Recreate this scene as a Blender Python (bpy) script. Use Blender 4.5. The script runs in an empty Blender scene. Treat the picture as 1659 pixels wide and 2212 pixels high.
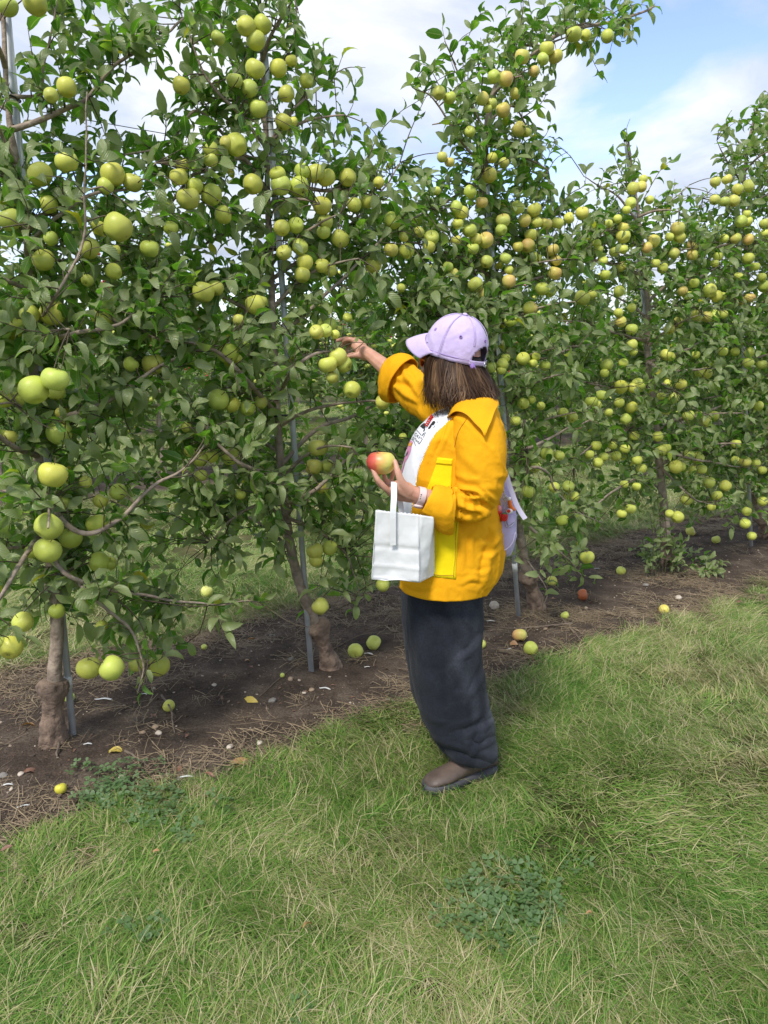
import bpy, bmesh, math, random
import numpy as np
from mathutils import Vector, Matrix
from mathutils.kdtree import KDTree
from mathutils.bvhtree import BVHTree
from mathutils.geometry import tessellate_polygon

random.seed(11)
rng = np.random.default_rng(7)
R = math.radians
scene = bpy.context.scene
COL = scene.collection

# ------------------------------------------------------------------ camera, sky, sun, exposure
CAM_H, PITCH, FOC = 1.52, R(11.6), 1661.0          # focal length in units of a 1659 x 2212 picture
cd = bpy.data.cameras.new('camera')
cam = bpy.data.objects.new('camera', cd); COL.objects.link(cam)
cam.location = (0, 0, CAM_H); cam.rotation_euler = (R(90) - PITCH, 0, 0)
cd.sensor_fit = 'HORIZONTAL'; cd.sensor_width = 36.0; cd.lens = 36.0 * FOC / 1659.0
cd.clip_start = 0.05; cd.clip_end = 900
scene.camera = cam

SUN_EL, SUN_AZ = R(52), R(205)                      # behind the camera, a little to its left
world = bpy.data.worlds.new('World'); scene.world = world; world.use_nodes = True
wn = world.node_tree.nodes; wl = world.node_tree.links; wn.clear()
w_out = wn.new('ShaderNodeOutputWorld'); w_bg = wn.new('ShaderNodeBackground'); w_bg.inputs['Strength'].default_value = 0.062
sky = wn.new('ShaderNodeTexSky'); sky.sky_type = 'NISHITA'; sky.sun_disc = False
sky.sun_elevation = SUN_EL; sky.sun_rotation = SUN_AZ; sky.air_density = 1.0; sky.dust_density = 0.4
tc = wn.new('ShaderNodeTexCoord'); sep = wn.new('ShaderNodeSeparateXYZ'); wl.new(tc.outputs['Generated'], sep.inputs[0])
def wmath(op, a, b=None):
    n = wn.new('ShaderNodeMath'); n.operation = op
    for i, v in enumerate((a, b)):
        if v is None: continue
        if isinstance(v, (int, float)): n.inputs[i].default_value = v
        else: wl.new(v, n.inputs[i])
    return n.outputs[0]
zz = wmath('ADD', wmath('MAXIMUM', sep.outputs[2], 0.0), 0.22)
cx = wmath('DIVIDE', sep.outputs[0], zz); cy = wmath('DIVIDE', sep.outputs[1], zz)
comb = wn.new('ShaderNodeCombineXYZ'); wl.new(cx, comb.inputs[0]); wl.new(cy, comb.inputs[1])
def wnoise(scale, detail, rough, off, dist=0.0):
    mp = wn.new('ShaderNodeMapping'); mp.inputs['Location'].default_value = off; wl.new(comb.outputs[0], mp.inputs['Vector'])
    n = wn.new('ShaderNodeTexNoise'); n.inputs['Scale'].default_value = scale; n.inputs['Detail'].default_value = detail
    n.inputs['Roughness'].default_value = rough; n.inputs['Distortion'].default_value = dist
    wl.new(mp.outputs[0], n.inputs['Vector']); return n.outputs['Fac']
def wramp(fac, stops):
    r = wn.new('ShaderNodeValToRGB'); wl.new(fac, r.inputs[0])
    while len(r.color_ramp.elements) < len(stops): r.color_ramp.elements.new(0.5)
    for e, (p, c) in zip(r.color_ramp.elements, stops):
        e.position = p; e.color = (c, c, c, 1) if isinstance(c, (int, float)) else (*c, 1)
    return r.outputs[0]
cover = wramp(wnoise(1.15, 8, 0.52, (-10.48, 1.77, 1.85), 0.25), [(0.375, 0.0), (0.46, 0.82), (0.60, 1.0)])
shade = wramp(wnoise(2.3, 9, 0.58, (7.3, 1.9, 2.0), 0.4), [(0.25, (3.2, 3.65, 4.7)), (0.47, (4.9, 5.35, 6.2)), (0.66, (7.0, 7.1, 7.4))])
skyb = wn.new('ShaderNodeMix'); skyb.data_type = 'RGBA'; skyb.blend_type = 'MULTIPLY'; skyb.inputs[0].default_value = 1.0
wl.new(sky.outputs[0], skyb.inputs[6]); skyb.inputs[7].default_value = (1.72, 1.62, 1.85, 1)
wmix = wn.new('ShaderNodeMix'); wmix.data_type = 'RGBA'
wl.new(cover, wmix.inputs[0]); wl.new(skyb.outputs[2], wmix.inputs[6]); wl.new(shade, wmix.inputs[7])
wl.new(wmix.outputs[2], w_bg.inputs['Color']); wl.new(w_bg.outputs[0], w_out.inputs[0])

sl = bpy.data.lights.new('sun', 'SUN'); sl.energy = 1.5; sl.angle = R(14); sl.color = (1.0, 0.95, 0.87)
sun = bpy.data.objects.new('sun', sl); COL.objects.link(sun)
sdir = Vector((math.sin(SUN_AZ) * math.cos(SUN_EL), math.cos(SUN_AZ) * math.cos(SUN_EL), math.sin(SUN_EL)))
sun.rotation_euler = sdir.to_track_quat('Z', 'Y').to_euler(); sun.location = sdir * 30

scene.view_settings.view_transform = 'Standard'; scene.view_settings.look = 'None'
scene.view_settings.exposure = 1.35; scene.view_settings.gamma = 1.0; scene.view_settings.use_curve_mapping = False
scene.render.engine = 'CYCLES'
scene.cycles.max_bounces = 6; scene.cycles.diffuse_bounces = 3; scene.cycles.glossy_bounces = 2
scene.cycles.transmission_bounces = 3; scene.cycles.transparent_max_bounces = 4

# ------------------------------------------------------------------ survey: photo points to places in the orchard
CP, SP = math.cos(PITCH), math.sin(PITCH)
CAM = Vector((0, 0, CAM_H))
def ray(x, y):
    u = (x - 829.5) / FOC; v = (y - 1106.0) / FOC
    return Vector((u, CP - v * SP, -SP - v * CP))
def PX(x, y, Y):
    d = ray(x, y); return CAM + d * (Y / d.y)
def GP(x, y, z=0.0):
    d = ray(x, y); return CAM + d * ((z - CAM_H) / d.z)
def proj(P):
    P = np.asarray(P, dtype=float).reshape(-1, 3)
    Y = P[:, 1]; Z = P[:, 2] - CAM_H
    dep = np.maximum(Y * CP - Z * SP, 1e-3); dn = -(Y * SP + Z * CP)
    return np.stack([829.5 + FOC * P[:, 0] / dep, 1106 + FOC * dn / dep, dep], 1)
RB = [GP(115, 1606), GP(717, 1445), GP(1160, 1312), GP(1440, 1186), GP(1652, 1128)]
ROW0 = Vector((RB[0].x, RB[0].y, 0)); rd = Vector((RB[2].x - RB[0].x, RB[2].y - RB[0].y, 0)).normalized()
RN = Vector((-rd.y, rd.x, 0))                      # away from the camera
def RP(x, y, off=0.0):                             # on the upright plane through the tree row
    d = ray(x, y); t = (off - RN.dot(CAM - ROW0)) / RN.dot(d); return CAM + d * t
def row_off(P): return (P[..., 0] - ROW0.x) * RN.x + (P[..., 1] - ROW0.y) * RN.y
def row_s(P): return (P[..., 0] - ROW0.x) * rd.x + (P[..., 1] - ROW0.y) * rd.y

# ------------------------------------------------------------------ numpy noise
def _hash(ix, iy, iz, seed):
    h = (ix * 374761393 + iy * 668265263 + iz * 2147483647 + seed * 974634777) & 0xffffffff
    h = ((h ^ (h >> 13)) * 1274126177) & 0xffffffff
    return ((h ^ (h >> 16)) & 0xffff) / 32767.5 - 1.0
def vnoise(P, f=1.0, seed=0):
    P = np.asarray(P, dtype=float) * f; i = np.floor(P).astype(np.int64); t = P - i; t = t * t * (3 - 2 * t)
    r = 0
    for dx in (0, 1):
        for dy in (0, 1):
            for dz in (0, 1):
                w = (t[..., 0] if dx else 1 - t[..., 0]) * (t[..., 1] if dy else 1 - t[..., 1]) * (t[..., 2] if dz else 1 - t[..., 2])
                r = r + w * _hash(i[..., 0] + dx, i[..., 1] + dy, i[..., 2] + dz, seed)
    return r
def fbm(P, f=1.0, seed=0, o=3):
    return sum(vnoise(P, f * 2 ** k, seed + k) / 2 ** k for k in range(o))

# ------------------------------------------------------------------ materials
def material(name):
    m = bpy.data.materials.new(name); m.use_nodes = True
    return m, m.node_tree.nodes, m.node_tree.links, m.node_tree.nodes['Principled BSDF']
def nd(ns, t, **kw):
    n = ns.new(t)
    for k, v in kw.items():
        if hasattr(n, k): setattr(n, k, v)
        else: n.inputs[k.replace('_', ' ')].default_value = v
    return n
def mixc(ns, ls, fac, a, b, bt='MIX'):
    n = ns.new('ShaderNodeMix'); n.data_type = 'RGBA'; n.blend_type = bt
    for i, v in ((0, fac), (6, a), (7, b)):
        if isinstance(v, (int, float)): n.inputs[i].default_value = v
        elif isinstance(v, tuple): n.inputs[i].default_value = (*v, 1) if len(v) == 3 else v
        else: ls.new(v, n.inputs[i])
    return n.outputs[2]
def ramp(ns, ls, fac, stops):
    r = ns.new('ShaderNodeValToRGB'); ls.new(fac, r.inputs[0])
    while len(r.color_ramp.elements) < len(stops): r.color_ramp.elements.new(0.5)
    for e, (p, c) in zip(r.color_ramp.elements, stops):
        e.position = p; e.color = (c, c, c, 1) if isinstance(c, (int, float)) else (*c, 1)
    return r.outputs[0]
def noise(ns, ls, scale, detail=4, rough=0.55, vec=None, w=None):
    n = ns.new('ShaderNodeTexNoise'); n.inputs['Scale'].default_value = scale
    n.inputs['Detail'].default_value = detail; n.inputs['Roughness'].default_value = rough
    if vec is None:
        t = ns.new('ShaderNodeTexCoord'); vec = t.outputs['Object']
    ls.new(vec, n.inputs['Vector']); return n.outputs['Fac']
def bump(ns, ls, b, height, strength=0.3, dist=0.01):
    n = ns.new('ShaderNodeBump'); n.inputs['Strength'].default_value = strength; n.inputs['Distance'].default_value = dist
    ls.new(height, n.inputs['Height']); ls.new(n.outputs[0], b.inputs['Normal'])
def simple(name, c, rough=0.6, c2=None, scale=20, metal=0.0, bstr=0.0, bscale=60, bdist=0.003, spec=0.5, sheen=0.0):
    m, ns, ls, b = material(name)
    b.inputs['Roughness'].default_value = rough; b.inputs['Metallic'].default_value = metal
    b.inputs['Specular IOR Level'].default_value = spec
    if sheen: b.inputs['Sheen Weight'].default_value = sheen
    if c2 is None: c2 = tuple(x * 0.82 for x in c)
    ls.new(ramp(ns, ls, noise(ns, ls, scale), [(0.3, c2), (0.7, c)]), b.inputs['Base Color'])
    if bstr: bump(ns, ls, b, noise(ns, ls, bscale, 5), bstr, bdist)
    return m

def fabric(name, c, c2, rough=0.85, weave=900, fold=14, fstr=0.35, wear=None, sheen=0.15):
    m, ns, ls, b = material(name)
    b.inputs['Roughness'].default_value = rough; b.inputs['Specular IOR Level'].default_value = 0.2
    b.inputs['Sheen Weight'].default_value = sheen
    col = ramp(ns, ls, noise(ns, ls, 9, 6, 0.6), [(0.32, c2), (0.62, c)])
    if wear:
        a = ns.new('ShaderNodeAttribute'); a.attribute_name = 'wear'
        col = mixc(ns, ls, a.outputs['Fac'], col, wear)
        fine = ramp(ns, ls, noise(ns, ls, 160, 3, 0.7), [(0.35, 0.75), (0.7, 1.25)])
        col = mixc(ns, ls, 1.0, col, fine, 'MULTIPLY')
    ls.new(col, b.inputs['Base Color'])
    h1 = noise(ns, ls, fold, 5, 0.55); h2 = noise(ns, ls, weave, 2, 0.5)
    mm = ns.new('ShaderNodeMath'); mm.operation = 'MULTIPLY_ADD'; ls.new(h2, mm.inputs[0]); mm.inputs[1].default_value = 0.06; ls.new(h1, mm.inputs[2])
    bump(ns, ls, b, mm.outputs[0], fstr, 0.02)
    return m

def leaf_material(name, cols, under, trans=0.42):
    m, ns, ls, b = material(name)
    a = ns.new('ShaderNodeAttribute'); a.attribute_name = 'tint'
    col = ramp(ns, ls, a.outputs['Fac'], cols)
    nz = ramp(ns, ls, noise(ns, ls, 30, 3), [(0.3, 0.75), (0.7, 1.15)])
    col = mixc(ns, ls, 0.7, col, nz, 'MULTIPLY')
    uv = ns.new('ShaderNodeUVMap'); sx = ns.new('ShaderNodeSeparateXYZ'); ls.new(uv.outputs[0], sx.inputs[0])
    d = ns.new('ShaderNodeMath'); d.operation = 'ABSOLUTE'; ls.new(sx.outputs[0], d.inputs[0])
    rib = ramp(ns, ls, d.outputs[0], [(0.0, 1.0), (0.09, 0.0)])
    # side veins: a chevron of stripes
    v1 = ns.new('ShaderNodeMath'); v1.operation = 'MULTIPLY_ADD'; ls.new(d.outputs[0], v1.inputs[0]); v1.inputs[1].default_value = -0.35; ls.new(sx.outputs[1], v1.inputs[2])
    v2 = ns.new('ShaderNodeMath'); v2.operation = 'MULTIPLY'; ls.new(v1.outputs[0], v2.inputs[0]); v2.inputs[1].default_value = 46.0
    v3 = ns.new('ShaderNodeMath'); v3.operation = 'SINE'; ls.new(v2.outputs[0], v3.inputs[0])
    col = mixc(ns, ls, rib, col, tuple(min(1, x * 1.2 + 0.03) for x in under))
    g = ns.new('ShaderNodeNewGeometry')
    col = mixc(ns, ls, g.outputs['Backfacing'], col, under)
    ls.new(col, b.inputs['Base Color'])
    b.inputs['Roughness'].default_value = 0.36; b.inputs['Specular IOR Level'].default_value = 0.5
    bump(ns, ls, b, v3.outputs[0], 0.35, 0.0012)
    t = ns.new('ShaderNodeBsdfTranslucent'); tcol = mixc(ns, ls, 1.0, col, (1.5, 1.9, 0.7), 'MULTIPLY'); ls.new(tcol, t.inputs['Color'])
    mx = ns.new('ShaderNodeMixShader'); mx.inputs[0].default_value = trans
    ls.new(b.outputs[0], mx.inputs[1]); ls.new(t.outputs[0], mx.inputs[2])
    ls.new(mx.outputs[0], ns['Material Output'].inputs[0])
    return m

M = {}
M['leaf'] = leaf_material('leaf', [(0.0, (0.060, 0.142, 0.022)), (0.45, (0.114, 0.236, 0.034)), (0.8, (0.19, 0.325, 0.050)), (0.93, (0.29, 0.35, 0.05)), (1.0, (0.42, 0.36, 0.05))], (0.24, 0.29, 0.12))
M['clover'] = leaf_material('clover_leaf', [(0.0, (0.060, 0.125, 0.030)), (0.6, (0.11, 0.20, 0.055)), (1.0, (0.16, 0.27, 0.075))], (0.15, 0.24, 0.1))
M['bark'] = simple('bark', (0.42, 0.335, 0.26), 0.9, (0.19, 0.145, 0.11), 26, bstr=0.8, bscale=45, bdist=0.012)
M['root_bark'] = simple('rootstock_bark', (0.32, 0.225, 0.16), 0.92, (0.115, 0.08, 0.058), 18, bstr=1.0, bscale=30, bdist=0.02)
M['twig'] = simple('twig_bark', (0.13, 0.10, 0.06), 0.8, (0.06, 0.05, 0.03), 30)
M['steel'] = simple('galvanised_steel', (0.56, 0.59, 0.60), 0.45, (0.44, 0.47, 0.48), 16, metal=0.05, bstr=0.15, bscale=90)
M['black'] = simple('black_plastic', (0.02, 0.02, 0.022), 0.5)
M['white_tag'] = simple('white_tape', (0.78, 0.78, 0.76), 0.5)
M['wire'] = simple('wire', (0.22, 0.23, 0.25), 0.4, metal=0.9)
M['stem'] = simple('apple_stem', (0.10, 0.075, 0.03), 0.8)
M['calyx'] = simple('apple_calyx', (0.05, 0.04, 0.02), 0.9)

def apple_material():
    m, ns, ls, b = material('apple_skin')
    oi = ns.new('ShaderNodeObjectInfo'); t = ns.new('ShaderNodeTexCoord')
    n1 = ramp(ns, ls, noise(ns, ls, 14, 3), [(0.3, 0.86), (0.7, 1.08)])
    col = mixc(ns, ls, 1.0, oi.outputs['Color'], n1, 'MULTIPLY')
    sx = ns.new('ShaderNodeSeparateXYZ'); ls.new(t.outputs['Object'], sx.inputs[0])
    # blush: skin colour on one cheek, amount from the object's alpha
    ma = ns.new('ShaderNodeMath'); ma.operation = 'MULTIPLY_ADD'; ls.new(sx.outputs[0], ma.inputs[0]); ma.inputs[1].default_value = 12.0; ma.inputs[2].default_value = 0.42
    mz = ns.new('ShaderNodeMath'); mz.operation = 'MULTIPLY_ADD'; ls.new(noise(ns, ls, 25, 4), mz.inputs[0]); mz.inputs[1].default_value = 0.35; ls.new(ma.outputs[0], mz.inputs[2])
    mb = ns.new('ShaderNodeMath'); mb.operation = 'MULTIPLY'; mb.use_clamp = True; ls.new(mz.outputs[0], mb.inputs[0]); ls.new(oi.outputs['Alpha'], mb.inputs[1])
    col = mixc(ns, ls, mb.outputs[0], col, (0.76, 0.40, 0.17))
    # lenticels and russet flecks
    vo = ns.new('ShaderNodeTexVoronoi'); vo.inputs['Scale'].default_value = 170; ls.new(t.outputs['Object'], vo.inputs['Vector'])
    col = mixc(ns, ls, ramp(ns, ls, vo.outputs['Distance'], [(0.10, 0.35), (0.17, 0.0)]), col, (0.22, 0.17, 0.05))
    vr = ns.new('ShaderNodeVectorMath'); vr.operation = 'ADD'; ls.new(t.outputs['Object'], vr.inputs[0])
    cb = ns.new('ShaderNodeCombineXYZ'); ls.new(oi.outputs['Random'], cb.inputs[0]); ls.new(oi.outputs['Random'], cb.inputs[1]); ls.new(cb.outputs[0], vr.inputs[1])
    sp = ramp(ns, ls, noise(ns, ls, 38, 3, 0.6, vr.outputs[0]), [(0.70, 0.0), (0.76, 0.6)])
    col = mixc(ns, ls, sp, col, (0.12, 0.08, 0.03))
    ls.new(col, b.inputs['Base Color'])
    b.inputs['Roughness'].default_value = 0.42; b.inputs['Specular IOR Level'].default_value = 0.35
    b.inputs['Subsurface Weight'].default_value = 0.06; b.inputs['Subsurface Radius'].default_value = (0.6, 0.5, 0.15); b.inputs['Subsurface Scale'].default_value = 0.01
    return m
M['apple'] = apple_material()

# ------------------------------------------------------------------ object helpers
def origin(o):
    p = Vector((0, 0, 0))
    while o is not None: p += o.location; o = o.parent
    return p
def tag(o, label=None, cat=None, group=None, kind=None):
    if label: o['label'] = label
    if cat: o['category'] = cat
    if group: o['group'] = group
    if kind: o['kind'] = kind
    return o
def thing(name, label, cat, loc=(0, 0, 0), group=None):
    o = bpy.data.objects.new(name, None); COL.objects.link(o); o.location = loc; o.empty_display_size = 0.05
    return tag(o, label, cat, group)
def mk(name, V, F, mat, parent=None, smooth=True, loc=None, attrs=None, uv=None):
    """one mesh object; V are world points, kept relative to loc (default: the parent's place)"""
    V = np.asarray(V, dtype=float).reshape(-1, 3)
    po = origin(parent) if parent is not None else Vector((0, 0, 0))
    base = Vector(loc) if loc is not None else po
    me = bpy.data.meshes.new(name)
    W = V - np.array(base)
    if isinstance(F, np.ndarray):
        k = F.shape[1]; n = len(F)
        me.vertices.add(len(W)); me.vertices.foreach_set('co', W.astype(np.float32).ravel())
        me.loops.add(n * k); me.loops.foreach_set('vertex_index', F.astype(np.int32).ravel())
        me.polygons.add(n); me.polygons.foreach_set('loop_start', np.arange(0, n * k, k, dtype=np.int32))
        if smooth: me.polygons.foreach_set('use_smooth', np.ones(n, dtype=bool))
        me.update(calc_edges=True)
    else:
        me.from_pydata([tuple(v) for v in W], [], [list(f) for f in F])
        if smooth: me.polygons.foreach_set('use_smooth', np.ones(len(me.polygons), dtype=bool))
    me.validate()
    for an, vals in (attrs or {}).items():
        at = me.attributes.new(an, 'FLOAT', 'POINT'); at.data.foreach_set('value', np.asarray(vals, dtype=np.float32))
    if uv is not None:
        l = me.uv_layers.new(name='UVMap'); li = np.empty(len(me.loops), dtype=np.int32); me.loops.foreach_get('vertex_index', li)
        l.data.foreach_set('uv', np.asarray(uv, dtype=np.float32)[li].ravel())
    for mm in (mat if isinstance(mat, (list, tuple)) else [mat]): me.materials.append(mm)
    o = bpy.data.objects.new(name, me); COL.objects.link(o)
    if parent is not None: o.parent = parent
    o.location = base - po
    return o
def grid_faces(m, n, wrap=False):
    f = []
    for i in range(m - 1):
        for j in range(n if wrap else n - 1):
            k = (j + 1) % n; f.append((i * n + j, i * n + k, (i + 1) * n + k, (i + 1) * n + j))
    return f
def catmull(P, m):
    P = np.asarray(P, dtype=float); n = len(P)
    if n == 2: return P[0] + (P[1] - P[0]) * np.linspace(0, 1, m)[:, None]
    Q = np.vstack([2 * P[0] - P[1], P, 2 * P[-1] - P[-2]]); out = []
    for t in np.linspace(0, n - 1 - 1e-9, m):
        i = int(t); f = t - i; p0, p1, p2, p3 = Q[i:i + 4]
        out.append(0.5 * (2 * p1 + (p2 - p0) * f + (2 * p0 - 5 * p1 + 4 * p2 - p3) * f * f + (3 * p1 - p0 - 3 * p2 + p3) * f ** 3))
    return np.array(out)
def frames(P, up=(0.13, 0.2, 1)):
    P = np.asarray(P); T = np.gradient(P, axis=0); T /= np.linalg.norm(T, axis=1)[:, None] + 1e-12
    a = np.array(up, dtype=float); a -= T[0] * a.dot(T[0])
    if np.linalg.norm(a) < 1e-3: a = np.array([1.0, 0, 0]) - T[0] * T[0][0]
    a /= np.linalg.norm(a); A = []
    for t in T:
        a = a - t * a.dot(t); a /= np.linalg.norm(a); A.append(a.copy())
    A = np.array(A); return T, A, np.cross(T, A)
class MB:
    def __init__(self): self.V = []; self.F = []; self.n = 0
    def add(self, V, F):
        V = np.asarray(V, dtype=float).reshape(-1, 3); self.V.append(V); self.F += [tuple(i + self.n for i in f) for f in F]; self.n += len(V)
    def tube(self, P, r, k=6, cap=True, rb=None):
        P = np.asarray(P, dtype=float); r = np.broadcast_to(np.asarray(r, dtype=float), (len(P),)); T, A, B = frames(P)
        rb = r if rb is None else np.broadcast_to(np.asarray(rb, dtype=float), (len(P),))
        th = np.arange(k) * 2 * math.pi / k
        V = P[:, None] + A[:, None] * (np.cos(th)[None, :, None] * r[:, None, None]) + B[:, None] * (np.sin(th)[None, :, None] * rb[:, None, None])
        F = grid_faces(len(P), k, True)
        if cap: F += [tuple(range(k))[::-1], tuple((len(P) - 1) * k + i for i in range(k))]
        self.add(V, F)
    def ball(self, c, r, nu=10, nv=7, axes=None):
        V = []; r = (r, r, r) if isinstance(r, (int, float)) else r
        ax = np.eye(3) if axes is None else np.asarray(axes)
        for i in range(nv + 1):
            p = math.pi * i / nv
            for j in range(nu):
                t = 2 * math.pi * j / nu
                V.append(np.asarray(c) + ax[0] * r[0] * math.sin(p) * math.cos(t) + ax[1] * r[1] * math.sin(p) * math.sin(t) + ax[2] * r[2] * math.cos(p))
        self.add(V, grid_faces(nv + 1, nu, True))
    def box(self, c, h, axes=None):
        ax = np.eye(3) if axes is None else np.asarray(axes); c = np.asarray(c)
        V = [c + ax[0] * h[0] * i + ax[1] * h[1] * j + ax[2] * h[2] * k for i in (-1, 1) for j in (-1, 1) for k in (-1, 1)]
        self.add(V, [(0, 1, 3, 2), (4, 6, 7, 5), (0, 4, 5, 1), (2, 3, 7, 6), (0, 2, 6, 4), (1, 5, 7, 3)])
    def build(self, name, mat, parent=None, smooth=True, loc=None):
        return mk(name, np.vstack(self.V), self.F, mat, parent, smooth, loc)
# ------------------------------------------------------------------ ground
ROWGAP = 6.0
def soil_mask(P):
    P = np.asarray(P, dtype=float); o = row_off(P); Q = P.copy(); Q[..., 2] = 0
    w = fbm(Q, 2.2, 5, 4) * 0.10 + fbm(Q, 9.0, 9, 2) * 0.035
    k = np.clip(np.round((o - 0.15) / ROWGAP), 0, 6); c = o - k * ROWGAP - 0.15 + w
    return np.clip((0.76 - np.abs(c)) / 0.10 + 0.5, 0, 1)
def ground_z(P):
    s = soil_mask(P); Q = np.asarray(P, dtype=float).copy(); Q[..., 2] = 0
    return s * (fbm(Q, 7, 21, 3) * 0.010 + fbm(Q, 30, 31, 2) * 0.004) - 0.004 * s
def axis_pts(lo, hi, step, far):
    a = list(np.arange(lo, hi + 1e-6, step)); d = step; x = hi
    while x < far: d *= 1.35; x += d; a.append(x)
    d = step; x = lo
    while x > -far: d *= 1.35; x -= d; a.insert(0, x)
    return np.array(a)
gx = axis_pts(-2.6, 4.6, 0.032, 400); gy = axis_pts(1.0, 8.0, 0.032, 400)
GX, GY = np.meshgrid(gx, gy); GV = np.stack([GX, GY, np.zeros_like(GX)], -1).reshape(-1, 3)
gs = soil_mask(GV); GV[:, 2] = ground_z(GV)
ii = np.arange(len(gy) - 1)[:, None] * len(gx) + np.arange(len(gx) - 1)[None]; ii = ii.ravel()
GF = np.stack([ii, ii + 1, ii + len(gx) + 1, ii + len(gx)], 1)
m, ns, ls, b = material('orchard_ground'); b.inputs['Roughness'].default_value = 0.95; b.inputs['Specular IOR Level'].default_value = 0.15
at = ns.new('ShaderNodeAttribute'); at.attribute_name = 'soil'
soilc = ramp(ns, ls, noise(ns, ls, 5, 9, 0.65), [(0.28, (0.040, 0.029, 0.022)), (0.5, (0.092, 0.068, 0.051)), (0.72, (0.18, 0.14, 0.105))])
spk = ramp(ns, ls, noise(ns, ls, 120, 3, 0.7), [(0.40, 0.65), (0.65, 1.25)])
soilc = mixc(ns, ls, 1.0, soilc, spk, 'MULTIPLY')
turf = ramp(ns, ls, noise(ns, ls, 3.0, 8, 0.65), [(0.3, (0.045, 0.055, 0.018)), (0.55, (0.085, 0.085, 0.032)), (0.75, (0.16, 0.13, 0.06))])
ls.new(mixc(ns, ls, at.outputs['Fac'], turf, soilc), b.inputs['Base Color'])
bump(ns, ls, b, noise(ns, ls, 40, 8, 0.7), 0.9, 0.02)
ground = mk('ground', GV, GF, m, attrs={'soil': gs}); tag(ground, 'dark bare soil under the trees and turf on both sides', None, None, 'structure')

# ------------------------------------------------------------------ tufts scattered by geometry nodes (grass, straw, clover, pebbles)
def scatter(name, pts, rot, scl, idx, protos, mat, label, cat):
    src = bpy.data.collections.new(name + '_kinds')
    for k, (V, F, at_, uv) in enumerate(protos):
        o = mk(name + '_kind', V, F, mat, attrs=at_, uv=uv, smooth=True); COL.objects.unlink(o); src.objects.link(o)
        o.name = '%s_kind_%02d' % (name, k)
    me = bpy.data.meshes.new(name); me.vertices.add(len(pts)); me.vertices.foreach_set('co', np.asarray(pts, np.float32).ravel())
    a = me.attributes.new('rot', 'FLOAT_VECTOR', 'POINT'); a.data.foreach_set('vector', np.asarray(rot, np.float32).ravel())
    a = me.attributes.new('scl', 'FLOAT_VECTOR', 'POINT'); a.data.foreach_set('vector', np.asarray(scl, np.float32).ravel())
    a = me.attributes.new('idx', 'INT', 'POINT'); a.data.foreach_set('value', np.asarray(idx, np.int32))
    o = bpy.data.objects.new(name, me); COL.objects.link(o); me.materials.append(mat)
    ng = bpy.data.node_groups.new(name + '_scatter', 'GeometryNodeTree')
    ng.interface.new_socket('Geometry', in_out='INPUT', socket_type='NodeSocketGeometry')
    ng.interface.new_socket('Geometry', in_out='OUTPUT', socket_type='NodeSocketGeometry')
    gi = ng.nodes.new('NodeGroupInput'); go = ng.nodes.new('NodeGroupOutput'); ip = ng.nodes.new('GeometryNodeInstanceOnPoints')
    ci = ng.nodes.new('GeometryNodeCollectionInfo'); ci.inputs['Collection'].default_value = src
    ci.inputs['Separate Children'].default_value = True; ci.inputs['Reset Children'].default_value = True
    def na(n, t):
        x = ng.nodes.new('GeometryNodeInputNamedAttribute'); x.data_type = t; x.inputs['Name'].default_value = n
        return [s for s in x.outputs if s.enabled and s.name == 'Attribute'][0]
    L = ng.links
    L.new(gi.outputs[0], ip.inputs['Points']); L.new(ci.outputs[0], ip.inputs['Instance']); ip.inputs['Pick Instance'].default_value = True
    L.new(na('idx', 'INT'), ip.inputs['Instance Index']); L.new(na('rot', 'FLOAT_VECTOR'), ip.inputs['Rotation']); L.new(na('scl', 'FLOAT_VECTOR'), ip.inputs['Scale'])
    L.new(ip.outputs[0], go.inputs[0])
    md = o.modifiers.new('scatter', 'NODES'); md.node_group = ng
    return tag(o, label, cat, None, 'stuff')

def tuft(nb, rad, lmin, lmax, wid, lay, seed, seg=4, spread=0.7, straw=0.25):
    r = np.random.default_rng(seed); V = []; F = []; T = []
    for k in range(nb):
        a = r.uniform(0, 2 * math.pi); q = rad * math.sqrt(r.uniform()); p = np.array([q * math.cos(a), q * math.sin(a), -0.004])
        az = r.normal(0, spread); L = r.uniform(lmin, lmax); tilt = r.uniform(0.15, 0.5) + lay * r.uniform(0.2, 0.6); bend = lay * r.uniform(0.5, 1.5)
        w = wid * r.uniform(0.7, 1.3); tint = (r.uniform(0.62, 1.0) if r.uniform() < straw else r.uniform(0.0, 0.55))
        side0 = r.uniform(-0.5, 0.5); n0 = len(V)
        for i in range(seg + 1):
            t = i / seg; ang = min(tilt + bend * t, 1.75)
            if i: p = p + np.array([math.cos(az) * math.sin(ang), math.sin(az) * math.sin(ang), math.cos(ang)]) * L / seg
            if p[2] < 0.002 and i > 1: p[2] = 0.002 + 0.004 * r.uniform()
            ww = w * (1 - 0.85 * t ** 1.5); sd = np.array([-math.sin(az + side0), math.cos(az + side0), 0.25])
            V += [p - sd * ww * 0.5, p + sd * ww * 0.5]; T += [tint, tint]
        for i in range(seg): q0 = n0 + 2 * i; F.append((q0, q0 + 1, q0 + 3, q0 + 2))
    return np.array(V), np.array(F), {'tint': T}, None

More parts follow.
